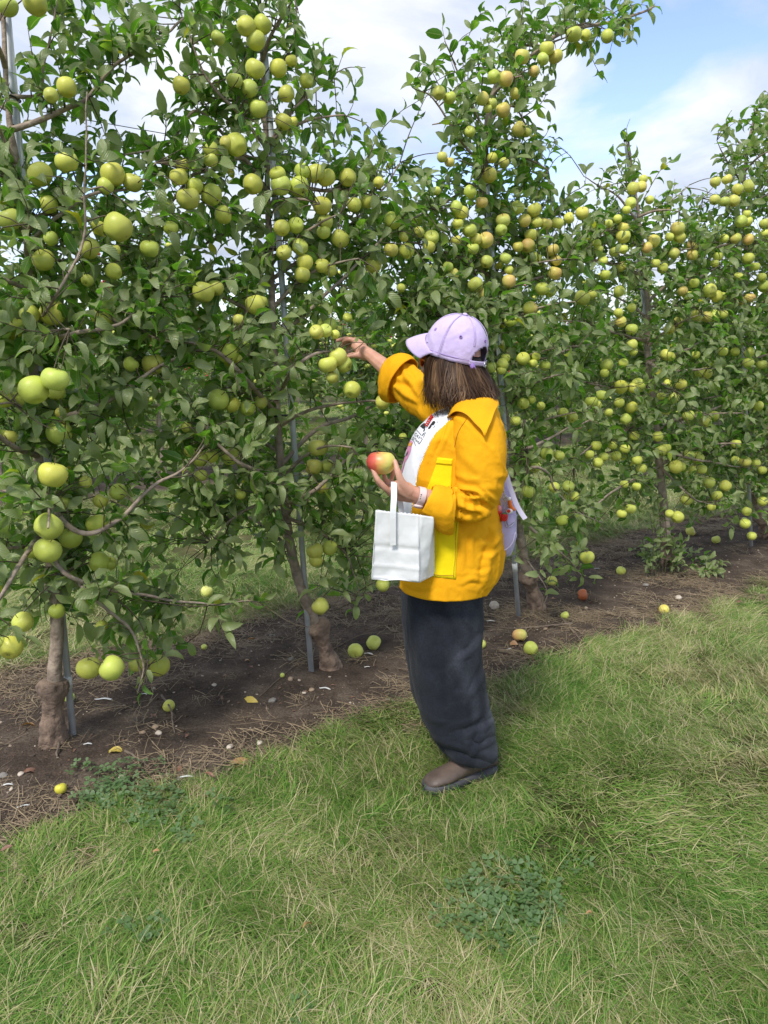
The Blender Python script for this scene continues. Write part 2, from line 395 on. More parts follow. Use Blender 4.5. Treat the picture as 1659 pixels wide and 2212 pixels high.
def grass_material(name, cols, shift=0.5):
    m, ns, ls, b = material(name)
    a = ns.new('ShaderNodeAttribute'); a.attribute_name = 'tint'; g = ns.new('ShaderNodeNewGeometry')
    n1 = noise(ns, ls, 0.9, 4, 0.6, g.outputs['Position']); n2 = noise(ns, ls, 4.5, 3, 0.6, g.outputs['Position'])
    s = ns.new('ShaderNodeMath'); s.operation = 'MULTIPLY_ADD'; ls.new(n1, s.inputs[0]); s.inputs[1].default_value = 3.0 * shift; ls.new(a.outputs['Fac'], s.inputs[2])
    s2 = ns.new('ShaderNodeMath'); s2.operation = 'MULTIPLY_ADD'; ls.new(n2, s2.inputs[0]); s2.inputs[1].default_value = 0.7 * shift; ls.new(s.outputs[0], s2.inputs[2])
    s3 = ns.new('ShaderNodeMath'); s3.operation = 'SUBTRACT'; ls.new(s2.outputs[0], s3.inputs[0]); s3.inputs[1].default_value = 1.72 * shift
    col = ramp(ns, ls, s3.outputs[0], cols); ls.new(col, b.inputs['Base Color'])
    b.inputs['Roughness'].default_value = 0.55; b.inputs['Specular IOR Level'].default_value = 0.3
    t = ns.new('ShaderNodeBsdfTranslucent'); ls.new(col, t.inputs['Color'])
    mx = ns.new('ShaderNodeMixShader'); mx.inputs[0].default_value = 0.25; ls.new(b.outputs[0], mx.inputs[1]); ls.new(t.outputs[0], mx.inputs[2])
    ls.new(mx.outputs[0], ns['Material Output'].inputs[0]); return m
GCOL = [(0.0, (0.066, 0.170, 0.020)), (0.30, (0.138, 0.280, 0.038)), (0.50, (0.245, 0.335, 0.078)), (0.68, (0.40, 0.37, 0.16)), (0.95, (0.56, 0.50, 0.29))]
M['grass'] = grass_material('grass_blades', GCOL)
M['straw'] = simple('dry_straw', (0.36, 0.275, 0.17), 0.9, (0.14, 0.10, 0.06), 3.0)

def in_view(P, mx=120, my=160):
    q = proj(P); return (q[:, 0] > -mx) & (q[:, 0] < 1659 + mx) & (q[:, 1] < 2212 + my)
def lay_dir(P):
    return 1.9 * fbm(P, 0.9, 41, 2) + 1.0 * fbm(P, 2.6, 47, 2) + 2.6
tufts = [tuft(96, 0.065, 0.05, 0.125, 0.0019, 1.15 + 0.5 * (k % 3) / 2, 100 + k, spread=0.95, straw=0.17 + 0.07 * (k % 4)) for k in range(10)]
tufts += [tuft(36, 0.05, 0.04, 0.095, 0.0036, 0.9, 150 + k, straw=0.18) for k in range(3)]      # coarser blades
PTS = []
for (lo, hi, dens, y1) in ((0.95, 4.2, 420, 4.2), (4.2, 9.0, 230, 9.0)):
    n = int(dens * 9.6 * (hi - lo)) if hi < 5 else int(dens * 9 * (hi - lo))
    P = np.zeros((n, 3)); P[:, 0] = rng.uniform(-2.8, 6.8, n) if hi < 5 else rng.uniform(0, 9, n); P[:, 1] = rng.uniform(lo, hi, n); PTS.append(P)
P = np.vstack(PTS); P = P[in_view(P, 800, 400) & (row_off(P) < 0.0)]
sm = soil_mask(P); P = P[rng.uniform(size=len(P)) > sm * 1.15 - 0.01]
def tuft_data(P, s0, s1):
    n = len(P); Q = P.copy(); Q[:, 2] = 0
    rot = np.zeros((n, 3)); rot[:, 2] = lay_dir(Q) + rng.normal(0, 0.45, n); rot[:, 0] = rng.normal(0, 0.08, n); rot[:, 1] = rng.normal(0, 0.1, n)
    s = rng.uniform(s0, s1, n); hz = 0.80 + 0.25 * fbm(Q, 1.7, 61, 2)
    sc = np.stack([s, s, s * np.clip(hz, 0.55, 1.1)], 1)
    coarse = (fbm(Q, 1.3, 77, 2) + rng.normal(0, 0.25, n)) > 0.55
    idx = np.where(coarse, rng.integers(10, 13, n), rng.integers(0, 10, n))
    return rot, sc, idx
rot, sc, idx = tuft_data(P, 0.8, 1.3)
scatter('lawn_grass', P, rot, sc, idx, tufts, M['grass'], 'long soft grass lying in swirls in front of the tree row', 'grass')
# the grass lanes behind the row
n = 26000; P = np.zeros((n, 3)); o_ = rng.uniform(0.75, 1.0, n) + 17 * rng.uniform(size=n) ** 1.7; s_ = rng.uniform(-9, 16, n)
P[:, 0] = ROW0.x + rd.x * s_ + RN.x * o_; P[:, 1] = ROW0.y + rd.y * s_ + RN.y * o_
P = P[in_view(P, 60)]; P = P[rng.uniform(size=len(P)) > soil_mask(P) * 1.1]
rot, sc, idx = tuft_data(P, 0.9, 1.5); sc *= (1 + 0.06 * np.clip(row_off(P), 0, 14))[:, None]
scatter('lane_grass', P, rot, sc, idx, tufts, M['grass'], 'grass of the lanes seen under and between the trees', 'grass')
# dry straw and dead grass on the soil, thickest at its edges
def straw_tuft(nb, rad, seed):
    r = np.random.default_rng(seed); V = []; F = []
    for k in range(nb):
        a = r.uniform(0, 6.283); q = rad * math.sqrt(r.uniform()); p = np.array([q * math.cos(a), q * math.sin(a), r.uniform(0.001, 0.010)])
        az = r.uniform(0, 6.283); L = r.uniform(0.03, 0.11); w = r.uniform(0.0012, 0.0026); cv = r.normal(0, 0.5); n0 = len(V); lift = r.uniform(-0.02, 0.12)
        for i in range(4):
            if i: az += cv / 3; p = p + np.array([math.cos(az), math.sin(az), lift]) * L / 3
            V += [p + np.array([math.sin(az), -math.cos(az), 0.3]) * w / 2, p - np.array([math.sin(az), -math.cos(az), 0.3]) * w / 2]
        for i in range(3): F.append((n0 + 2 * i, n0 + 2 * i + 1, n0 + 2 * i + 3, n0 + 2 * i + 2))
    return np.array(V), np.array(F), None, None
n = 6500; o_ = rng.uniform(-0.85, 1.15, n); s_ = rng.uniform(-1.6, 8, n); P = np.zeros((n, 3))
P[:, 0] = ROW0.x + rd.x * s_ + RN.x * o_; P[:, 1] = ROW0.y + rd.y * s_ + RN.y * o_
edge = np.abs(np.abs(o_ - 0.15) - 0.72); keep = 0.42 * np.exp(-(edge / 0.14) ** 2) + 0.45 * (fbm(P, 2.3, 91, 3) > 0.40) + 0.05 + 0.2 * (o_ > 0.4)
P = P[(rng.uniform(size=n) < keep) & in_view(P)]; P[:, 2] = ground_z(P)
rot = np.zeros((len(P), 3)); rot[:, 2] = rng.uniform(0, 6.28, len(P)); sc = np.repeat(rng.uniform(0.7, 1.3, len(P))[:, None], 3, 1)
scatter('dry_straw', P, rot, sc, rng.integers(0, 6, len(P)), [straw_tuft(26, 0.07, 300 + k) for k in range(6)], M['straw'], 'dead straw and dry stalks littering the soil strip', 'straw')
# small pebbles and clods
def clod(seed):
    r = np.random.default_rng(seed); bm = bmesh.new(); bmesh.ops.create_icosphere(bm, subdivisions=1, radius=1.0)
    V = np.array([v.co[:] for v in bm.verts]); F = np.array([[v.index for v in f.verts] for f in bm.faces]); bm.free()
    V = V * (1 + 0.22 * r.normal(size=(len(V), 1))) * np.array([1.2, 0.9, 0.6]); return V, F, None, None
m, ns, ls, b = material('pebble'); b.inputs['Roughness'].default_value = 0.9
g = ns.new('ShaderNodeObjectInfo')
ls.new(ramp(ns, ls, g.outputs['Random'], [(0.0, (0.05, 0.036, 0.027)), (0.55, (0.10, 0.075, 0.055)), (0.8, (0.28, 0.21, 0.15)), (1.0, (0.5, 0.42, 0.33))]), b.inputs['Base Color'])
M['pebble'] = m
n = 5200; o_ = rng.uniform(-0.62, 0.95, n); s_ = rng.uniform(-1.6, 8, n); P = np.zeros((n, 3))
P[:, 0] = ROW0.x + rd.x * s_ + RN.x * o_; P[:, 1] = ROW0.y + rd.y * s_ + RN.y * o_
P = P[in_view(P)]; P[:, 2] = ground_z(P) + 0.001
sz = 0.0022 + 0.0075 * rng.uniform(size=len(P)) ** 3.5; rot = rng.uniform(0, 6.28, (len(P), 3)) * np.array([0.1, 0.1, 1])
scatter('pebbles', P, rot, np.repeat(sz[:, None], 3, 1), rng.integers(0, 5, len(P)), [clod(400 + k) for k in range(5)], M['pebble'], 'small clods and pebbles strewn over the soil strip', 'pebbles')
# clover
def clover(nl, rad, seed):
    r = np.random.default_rng(seed); V = []; F = []; T = []; U = []
    for k in range(nl):
        a = r.uniform(0, 6.283); q = rad * math.sqrt(r.uniform()); h = r.uniform(0.012, 0.036); c = np.array([q * math.cos(a), q * math.sin(a), h]); a0 = r.uniform(0, 6.283); tint = r.uniform(0, 1)
        sz = r.uniform(0.006, 0.011); tl = r.normal(0, 0.35, 2)
        for j in range(3):
            t = a0 + j * 2.094; n0 = len(V)
            for (x, y, z) in ((0, 0, 0), (0.7, 0.55, 0.12), (1.5, 0.6, 0.05), (1.75, 0, 0.0), (1.5, -0.6, 0.05), (0.7, -0.55, 0.12), (0.9, 0, 0.0)):
                dx = (x * math.cos(t) - y * math.sin(t)) * sz; dy = (x * math.sin(t) + y * math.cos(t)) * sz
                V.append(c + np.array([dx, dy, z * sz + dx * tl[0] + dy * tl[1]])); T.append(tint); U.append((y * 1.6, x / 1.75))
            F += [(n0 + 6, n0 + i, n0 + (i + 1) % 6) for i in range(6)]
    return np.array(V), np.array(F), {'tint': T}, U
cl = []
for (x, y, ax, ay, cnt) in ((1095, 1965, 105, 72, 30), (250, 1712, 120, 36, 22), (340, 1752, 90, 30, 9), (230, 2010, 80, 60, 2), (610, 2190, 60, 20, 1)):
    for k in range(cnt): cl.append(GP(x + rng.normal(0, 0.55) * ax, y + rng.normal(0, 0.55) * ay))
P = np.array([tuple(v) for v in cl]); rot = np.zeros((len(P), 3)); rot[:, 2] = rng.uniform(0, 6.28, len(P))
scatter('clover', P, rot, np.repeat(rng.uniform(0.8, 1.3, len(P))[:, None], 3, 1), rng.integers(0, 4, len(P)), [clover(9, 0.055, 500 + k) for k in range(4)], M['clover'], 'patches of clover leaves growing low in the grass', 'clover')

# ------------------------------------------------------------------ leaves
def leaf_shape(seed, lod=0):
    r = random.Random(seed); fold = r.uniform(0.2, 0.8); arch = r.uniform(0.1, 1.4); wv = r.uniform(0.01, 0.07); tw = r.uniform(-0.6, 0.6); wd = r.uniform(0.21, 0.29)
    ts = (0.0, 0.16, 0.38, 0.62, 0.84, 1.0) if lod == 0 else (0.0, 0.4, 1.0)
    prof = (0.03, 0.74, 1.0, 0.92, 0.56, 0.0) if lod == 0 else (0.1, 1.0, 0.0)
    V = []; U = []; F = []
    for i, t in enumerate(ts):
        ang = arch * (t - 0.15) * 1.4; x = math.sin(ang) / (arch * 1.4) if arch > 0.05 else t
        z = -(1 - math.cos(ang)) / (arch * 1.4); w = wd * prof[i]
        for s in (-1, 0, 1):
            y = s * w * math.cos(fold); zz_ = z + (abs(s) * w * math.sin(fold)) + (wv * math.sin(9 * t + 2 * s) if s else 0)
            rr = tw * t; V.append((x + 0.18, y * math.cos(rr) - zz_ * 0.0, zz_ + y * math.sin(rr))); U.append((s * prof[i] if t < 1 else 0, t))
    for i in range(len(ts) - 1):
        a = i * 3; F += [(a, a + 1, a + 4, a + 3), (a + 1, a + 2, a + 5, a + 4)]
    if lod == 0:
        n = len(V); V += [(0, -0.008, 0), (0, 0.008, 0), (0.2, 0.010, 0), (0.2, -0.010, 0)]; U += [(0, 0)] * 4; F.append((n, n + 3, n + 2, n + 1))
    return np.array(V), np.array(F), np.array(U, dtype=float)
LEAF = [leaf_shape(k) for k in range(14)]
LEAFLO = [leaf_shape(40 + k, 1) for k in range(5)]
def leaf_axes(d, nrm):
    d = d / (np.linalg.norm(d, axis=1)[:, None] + 1e-9); y = np.cross(nrm, d); y /= np.linalg.norm(y, axis=1)[:, None] + 1e-9
    return d, y, np.cross(d, y)
def leaves_mesh(name, pos, d, nrm, size, tint, shapes, parent, mat, kind=None):
    D, Yv, Z = leaf_axes(d, nrm); var = np.arange(len(pos)) % len(shapes); Vs = []; Fs = []; Ts = []; Us = []; off = 0
    for k, (V, F, U) in enumerate(shapes):
        s = np.where(var == k)[0]
        if not len(s): continue
        L = V[None] * size[s][:, None, None]
        W = pos[s][:, None] + L[..., 0:1] * D[s][:, None] + L[..., 1:2] * Yv[s][:, None] + L[..., 2:3] * Z[s][:, None]
        Vs.append(W.reshape(-1, 3)); Fs.append((F[None] + (np.arange(len(s)) * len(V))[:, None, None]).reshape(-1, 4) + off)
        Ts.append(np.repeat(tint[s], len(V))); Us.append(np.tile(U, (len(s), 1))); off += len(s) * len(V)
    o = mk(name, np.vstack(Vs), np.vstack(Fs), mat, parent, True, None, {'tint': np.concatenate(Ts)}, np.vstack(Us))
    if kind: o['kind'] = kind
    return o
LEAF_ME = []
for k, (V, F, U) in enumerate(LEAF):
    for tt in (0.1, 0.35, 0.55, 0.8):
        o = mk('leaf', V, F, M['leaf'], attrs={'tint': np.full(len(V), tt)}, uv=U); LEAF_ME.append(o.data); bpy.data.objects.remove(o)

# ------------------------------------------------------------------ fruit shape
def apple_mesh(name, nu=22, nv=15, seed=0, squash=0.92):
    r = random.Random(seed); V = []; ph = r.uniform(0, 6)
    for i in range(nv + 1):
        p = math.pi * i / nv
        for j in range(nu):
            t = 2 * math.pi * j / nu
            rad = math.sin(p) * (1.0 + 0.07 * math.cos(p) - 0.02 * math.cos(2 * p)) * (1 + 0.02 * math.cos(5 * t + ph) * (1 if p > 1.6 else 0.4))
            z = math.cos(p) * squash
            q = rad
            if p < 0.75: z -= 0.27 * (1 - (math.sin(p) / math.sin(0.75)) ** 1.1) * 1.0
            if p > 2.5: z += 0.24 * (1 - (math.sin(p) / math.sin(2.5)) ** 1.2)
            V.append((q * math.cos(t) * 0.5, q * math.sin(t) * 0.5, z * 0.5))
    return np.array(V), grid_faces(nv + 1, nu, True)
APPLE_ME = []; STEM_ME = None; CALYX_ME = None
for k in range(4):
    V, F = apple_mesh('apple', seed=k, squash=(0.98, 1.03, 0.94, 1.08)[k]); o = mk('apple', V * 0.085, F, M['apple']); APPLE_ME.append(o.data); bpy.data.objects.remove(o)
t_ = MB(); t_.tube([(0, 0, 0.020), (0.001, 0, 0.034), (0.006, 0.001, 0.052)], [0.0017, 0.0013, 0.0016], 5); o = t_.build('stem', M['stem']); STEM_ME = o.data; bpy.data.objects.remove(o)
t_ = MB()
for j in range(5):
    a = j * 1.257; t_.tube([(0.001 * math.cos(a), 0.001 * math.sin(a), -0.0285), (0.0055 * math.cos(a), 0.0055 * math.sin(a), -0.0345)], [0.0016, 0.0008], 4)
o = t_.build('calyx', M['calyx']); CALYX_ME = o.data; bpy.data.objects.remove(o)
def put_apple(P, dia, color, label, group, tilt, seed, full=True, name='apple', cat='apple'):
    o = bpy.data.objects.new(name, APPLE_ME[seed % 4]); COL.objects.link(o); o.location = P
    s = dia / 0.085; o.scale = (s, s, s); o.rotation_euler = tilt; o.color = color
    tag(o, label, cat, group)
    if full:
        for nm, me_ in (('stem', STEM_ME), ('calyx', CALYX_ME)):
            c = bpy.data.objects.new(nm, me_); COL.objects.link(c); c.parent = o
    return o
# ------------------------------------------------------------------ the front row of trees
RB[3] = RP(1440, 1206); RB[3].z = 0; RB[4] = RP(1655, 1150); RB[4].z = 0
RB = [Vector((p.x, p.y, 0)) for p in RB]
def pl(pts, off): return [np.array(RP(x, y, off)) for x, y in pts]
TRUNK = [
 pl([(115, 1606), (113, 1540), (117, 1480), (120, 1420), (124, 1350), (112, 1230), (92, 1080), (76, 900), (70, 760), (66, 576), (50, 459), (34, 340), (20, 256), (10, 120), (4, -40), (2, -140)], 0.0),
 pl([(717, 1447), (705, 1410), (690, 1365), (676, 1335), (655, 1285), (636, 1220), (618, 1120), (606, 1000), (598, 880), (591, 740), (586, 600), (580, 480), (577, 380), (572, 260), (566, 120), (560, -30), (556, -160)], 0.0),
 pl([(1160, 1314), (1152, 1280), (1140, 1240), (1134, 1215), (1122, 1150), (1104, 1040), (1090, 900), (1076, 740), (1066, 600), (1056, 480), (1048, 380), (1050, 290), (1066, 200), (1100, 150), (1140, 128), (1190, 84), (1240, 62), (1318, 48), (1389, 26), (1412, 14)], 0.0),
 pl([(1441, 1206), (1440, 1168), (1437, 1126), (1428, 1040), (1418, 930), (1410, 848), (1398, 760), (1400, 675), (1396, 600), (1386, 520), (1374, 430), (1364, 360), (1356, 292)], 0.0),
 pl([(1655, 1150), (1640, 1108), (1624, 1047), (1616, 950), (1622, 820), (1618, 700), (1612, 560), (1606, 440), (1612, 340), (1628, 260), (1644, 215)], 0.0)]
TR = [0.034, 0.034, 0.036, 0.036, 0.034]
POST = [((14, 26), (158, 1590), 0.03), ((566, 40), (672, 1442), 0.0), ((1050, 380), (1119, 1318), -0.04), ((1352, 300), (1452, 1212), 0.04), ((1592, 420), (1622, 1160), -0.06)]
TREES = []; LIMB = []          # limb nodes: (point, tree, radius)
DESC = ['nearest tree of the row, at the left edge', 'tree with crooked trunk that the woman picks from', 'tree behind the woman with a branch arching to the right', 'tree with weeds at its foot right of the woman', 'farthest tree of the row, at the right edge']
SHORT = ['nearest tree', 'tree being picked', 'tree behind the woman', 'weed-footed tree', 'farthest tree']
limb_lines = [[] for _ in range(5)]
SIG = [  # limbs one can follow in the photograph
 (0, [(24, 268), (78, 263), (142, 235), (192, 210), (231, 160), (270, 124), (338, 89), (420, 18), (450, -40)], -0.05, .011),
 (0, [(46, 213), (85, 203), (96, 131), (110, 60), (124, -20)], 0.0, .008),
 (0, [(70, 700), (120, 640), (180, 520), (183, 380), (186, 260), (190, 200)], -0.32, .006),
 (0, [(76, 960), (140, 900), (230, 870), (330, 800), (420, 760), (500, 742)], -0.2, .012),
 (0, [(90, 1100), (170, 1150), (260, 1120), (330, 1050), (400, 1010), (440, 960)], -0.35, .011),
 (0, [(100, 1190), (130, 1230), (220, 1270), (330, 1290), (450, 1305), (560, 1300)], -0.3, .010),
 (0, [(112, 1250), (200, 1290), (280, 1360), (310, 1440), (300, 1500)], -0.38, .008),
 (0, [(80, 1000), (20, 960), (-60, 900), (-140, 880)], -0.2, .012), (0, [(100, 1180), (30, 1240), (-20, 1320), (-60, 1380)], -0.4, .010),
 (0, [(68, 640), (0, 600), (-90, 560)], -0.1, .010), (0, [(70, 760), (160, 720), (260, 700), (340, 640)], -0.3, .011),
 (0, [(58, 520), (120, 470), (200, 420), (290, 400), (340, 350)], -0.15, .009), (0, [(60, 540), (110, 560), (170, 560), (230, 520)], 0.25, .009),
 (1, [(580, 410), (526, 343), (462, 366), (420, 377), (384, 420), (330, 505), (290, 540)], -0.05, .011),
 (1, [(576, 350), (520, 330), (430, 240), (384, 288), (341, 320), (213, 341), (150, 350)], 0.0, .008),
 (1, [(574, 300), (520, 250), (450, 180), (420, 110), (400, 40)], -0.12, .008), (1, [(570, 220), (510, 150), (480, 60), (470, -40)], 0.1, .008),
 (1, [(578, 405), (620, 408), (669, 409), (700, 412), (765, 412), (830, 430)], -0.12, .013),
 (1, [(592, 740), (640, 697), (690, 650), (747, 597), (811, 533), (850, 490), (935, 451)], -0.15, .011),
 (1, [(586, 600), (650, 560), (720, 510), (765, 480), (830, 400), (864, 350)], 0.05, .010),
 (1, [(600, 900), (540, 830), (470, 760), (400, 740), (330, 730)], -0.25, .012), (1, [(606, 1000), (680, 930), (760, 900), (840, 860), (900, 840)], 0.0, .012),
 (1, [(612, 1080), (540, 1010), (470, 960), (430, 900)], -0.3, .012), (1, [(616, 1110), (560, 1090), (500, 1120), (460, 1170)], -0.1, .010),
 (1, [(618, 1120), (680, 1060), (740, 1000), (800, 960)], -0.25, .012), (1, [(620, 1130), (690, 1150), (750, 1200), (780, 1290)], -0.1, .010),
 (1, [(612, 1090), (700, 1000), (780, 1100), (840, 1120)], 0.2, .012), (1, [(590, 700), (500, 650), (420, 620), (340, 610)], 0.0, .011), (1, [(583, 520), (500, 500), (430, 540), (360, 570)], 0.25, .010),
 (1, [(600, 880), (640, 790), (700, 762), (735, 770)], -0.38, .010),
 (1, [(570, 180), (620, 120), (640, 40), (630, -30)], 0.0, .008), (1, [(574, 300), (640, 230), (690, 190), (720, 160)], -0.1, .007),
 (2, [(1100, 1000), (1140, 968), (1190, 945), (1240, 920), (1290, 900)], -0.2, .012), (2, [(1110, 1070), (1150, 1010), (1185, 1025), (1200, 1060), (1240, 1100), (1300, 1130)], -0.25, .010),
 (2, [(1070, 640), (1130, 610), (1190, 590), (1250, 550), (1310, 500)], -0.1, .011), (2, [(1060, 540), (1120, 500), (1180, 470), (1260, 455)], 0.1, .010),
 (2, [(1064, 600), (1000, 560), (940, 540), (880, 520)], -0.05, .011), (2, [(1052, 430), (990, 420), (920, 470), (860, 520)], 0.15, .010),
 (2, [(1048, 360), (990, 300), (940, 220), (890, 190)], -0.05, .008), (2, [(1050, 300), (1010, 210), (980, 130), (960, 90)], 0.0, .007), (2, [(1056, 250), (1110, 230), (1150, 300), (1180, 350)], -0.08, .007),
 (2, [(1076, 740), (1010, 700), (950, 680), (900, 660)], -0.1, .011), (2, [(1084, 830), (1150, 780), (1220, 760), (1290, 740)], -0.1, .012), (2, [(1080, 780), (1010, 760), (930, 780), (860, 800)], 0.1, .012),
 (2, [(1095, 940), (1010, 930), (930, 920), (850, 930)], 0.05, .012), (2, [(1108, 1060), (1030, 1040), (950, 1030), (870, 1060)], 0.1, .012), (2, [(1124, 1160), (1180, 1170), (1230, 1210), (1260, 1250)], -0.2, .010),
 (2, [(1120, 1140), (1040, 1160), (960, 1170), (880, 1200)], 0.1, .010), (2, [(1100, 1010), (1160, 900), (1220, 850), (1260, 800)], 0.15, .012), (2, [(1138, 1232), (1180, 1270), (1168, 1310)], -0.18, .005),
 (3, [(1396, 610), (1340, 575), (1280, 560), (1220, 560)], -0.1, .012), (3, [(1400, 660), (1450, 610), (1510, 600), (1570, 560)], -0.1, .012), (3, [(1388, 530), (1330, 510), (1270, 500)], 0.0, .010),
 (3, [(1380, 470), (1440, 440), (1490, 400)], 0.0, .008), (3, [(1398, 740), (1330, 720), (1270, 700), (1210, 690)], -0.1, .012), (3, [(1402, 790), (1470, 760), (1530, 730), (1580, 700)], -0.1, .012),
 (3, [(1405, 820), (1440, 800), (1500, 800), (1560, 790)], -0.25, .012), (3, [(1408, 850), (1340, 840), (1280, 830), (1220, 820)], -0.1, .012), (3, [(1416, 920), (1350, 930), (1290, 960), (1240, 990)], -0.15, .012),
 (3, [(1418, 940), (1490, 900), (1550, 880), (1610, 860)], -0.15, .012), (3, [(1426, 1010), (1490, 990), (1550, 1000), (1600, 1010)], -0.2, .012), (3, [(1428, 1030), (1360, 1040), (1300, 1080), (1260, 1110)], -0.15, .011),
 (3, [(1430, 1050), (1490, 1070), (1540, 1090)], -0.2, .010), (3, [(1382, 480), (1330, 420), (1290, 400), (1262, 380)], 0.05, .008),
 (4, [(1606, 480), (1560, 440), (1520, 430)], 0.0, .010), (4, [(1610, 540), (1560, 530), (1500, 550)], -0.1, .011), (4, [(1608, 400), (1570, 350), (1550, 300)], 0.0, .008), (4, [(1606, 440), (1650, 400), (1690, 330)], 0.0, .008),
 (4, [(1616, 660), (1570, 640), (1520, 640)], -0.1, .012), (4, [(1620, 760), (1570, 730), (1520, 720)], -0.1, .012), (4, [(1622, 840), (1570, 850), (1520, 860)], -0.1, .012), (4, [(1616, 960), (1570, 960), (1530, 980)], -0.1, .012),
 (4, [(1620, 1010), (1580, 1040), (1550, 1080)], -0.1, .010), (4, [(1612, 580), (1680, 540), (1740, 500)], 0.0, .012), (4, [(1620, 720), (1690, 700), (1750, 680)], 0.0, .012), (4, [(1618, 900), (1690, 880), (1740, 870)], 0.0, .012), (4, [(1620, 1020), (1690, 1020), (1730, 1060)], 0.0, .012),
]
TRUNKC = [catmull(t, 70) for t in TRUNK]
for ti, pts, off, r0 in SIG:
    P = pl(pts, off); a = TRUNKC[ti]; j = np.argmin(np.linalg.norm(a - P[0], axis=1)); P[0] = a[j]
    L = catmull(P, 6 * len(P)); L += 0.010 * np.stack([fbm(L, 9, 700 + len(limb_lines[ti]) + k, 2) for k in range(3)], 1) * np.linspace(0, 1, len(L))[:, None]
    limb_lines[ti].append((L, np.linspace(r0, r0 * 0.28, len(L))))
for ti in range(5):            # limbs to the front and the back of each trunk
    a = TRUNKC[ti]; r = random.Random(900 + ti)
    zs = a[:, 2]; top = zs.max(); k = 0; z = 0.62
    while z < min(top - 0.25, 3.3):
        p = a[np.argmin(np.abs(zs - z))]; sgn = -1 if k % 2 else 1; ln = (0.62 - 0.13 * z) * r.uniform(0.75, 1.15)
        az = r.uniform(-1.0, 1.0); dirv = np.array(RN) * sgn * math.cos(az) + np.array(rd) * math.sin(az)
        L = [p]; el = r.uniform(0.2, 0.9)
        for q in range(8): L.append(L[-1] + (dirv * math.cos(el) + np.array([0, 0, math.sin(el)])) * ln / 8); el -= r.uniform(0.02, 0.16); dirv = dirv + np.array(rd) * r.uniform(-.12, .12)
        limb_lines[ti].append((catmull(L, 18), np.linspace(0.010, 0.003, 18))); z += r.uniform(0.09, 0.16); k += 1

GRID = """2345553566400000003244420000
1267753666410001135543210000
2367634676631013356412000000
3566215666631122566200000012
5554314676643221477200100035
7765435776665321477300210135
8876667656777555688410420156
8887656666777766778754553167
8887666676677888888888888788
8887777787788888888777888888
8898888876677888887764477788
9999999986688888888645788999
9999999887777888888776688999
8888888888545678887777888899
8887778887412467887667888899
7886457788634567887457888899
7875346788755667887545777888
7887547788866666776643456777
8887754688876666667664323345
7887741465664334445542101012
6887630121454222222441000001
4567654331243110001320000000
4346664320011000000100000000
3214553000000000000000000000
0002231000000000000000000000""".split()
GRID = [[int(c) for c in (g + '0' * 28)[:28]] for g in GRID]
def cell(i, j):                # column, row; the crown goes on beyond the frame
    if j < 0: return GRID[0][max(i, 0)] if i < 12 else (0 if not 18 <= i <= 21 else 2) if j == -1 else 0
    if j >= len(GRID): return 0
    return GRID[j][min(max(i, 0), 27)]
def density(x, y):
    fx, fy = x / 60 - 0.5, y / 60 - 0.5; i, j = math.floor(fx), math.floor(fy); a, b_ = fx - i, fy - j
    return cell(i, j) * (1 - a) * (1 - b_) + cell(i + 1, j) * a * (1 - b_) + cell(i, j + 1) * (1 - a) * b_ + cell(i + 1, j + 1) * a * b_

nodes = []
for ti in range(5):
    for L, rr in limb_lines[ti]:
        for k in range(2, len(L)): nodes.append((L[k], ti))
    for p in TRUNKC[ti]:
        if p[2] > 0.75: nodes.append((p, ti))
kd = KDTree(len(nodes))
for k, (p, ti) in enumerate(nodes): kd.insert(p, k)
kd.balance()
twigs = [MB() for _ in range(5)]
LV = [[] for _ in range(5)]    # leaves: pos, axis, normal, size, tint
UP = np.array([0, 0, 1.0]); TOCAM = np.array([0.05, -1.0, 0.0])
def add_leaf(ti, p, d, size=None, tint=None):
    nrm = UP * random.uniform(0.2, 1.0) + TOCAM * random.uniform(-0.1, 0.6) + np.array([random.gauss(0, .5), random.gauss(0, .5), random.gauss(0, .4)])
    t = tint if tint is not None else min(1.0, max(0.0, random.gauss(0.42, 0.26))) if random.random() > 0.016 else random.uniform(0.92, 1.0)
    LV[ti].append((p, d, nrm, size or random.uniform(0.050, 0.096), t))
def grow(ti, P, n, bare=0.25, r0=0.0026, size=None, tint=None, twig=True):
    P = np.asarray(P)
    if twig: twigs[ti].tube(P, np.linspace(r0, 0.0011, len(P)), 4, False)
    T, A, B = frames(P); ph = random.uniform(0, 6.28); m_ = len(P) - 1
    for k in range(n):
        f = bare + (1 - bare) * (k + random.uniform(0.1, 0.9)) / n; q = f * m_; i = min(int(q), m_ - 1); p = P[i] + (P[i + 1] - P[i]) * (q - i)
        ph += 2.4; rad = A[i] * math.cos(ph) + B[i] * math.sin(ph); end = max(0.0, f - 0.6) * 1.6
        d = T[i] * (0.45 + end) + rad * (1.0 - 0.55 * end) + UP * random.uniform(-0.30, 0.35)
        add_leaf(ti, p, d, size, tint)
sx_, sy_ = range(-3, 31), range(-3, 25)
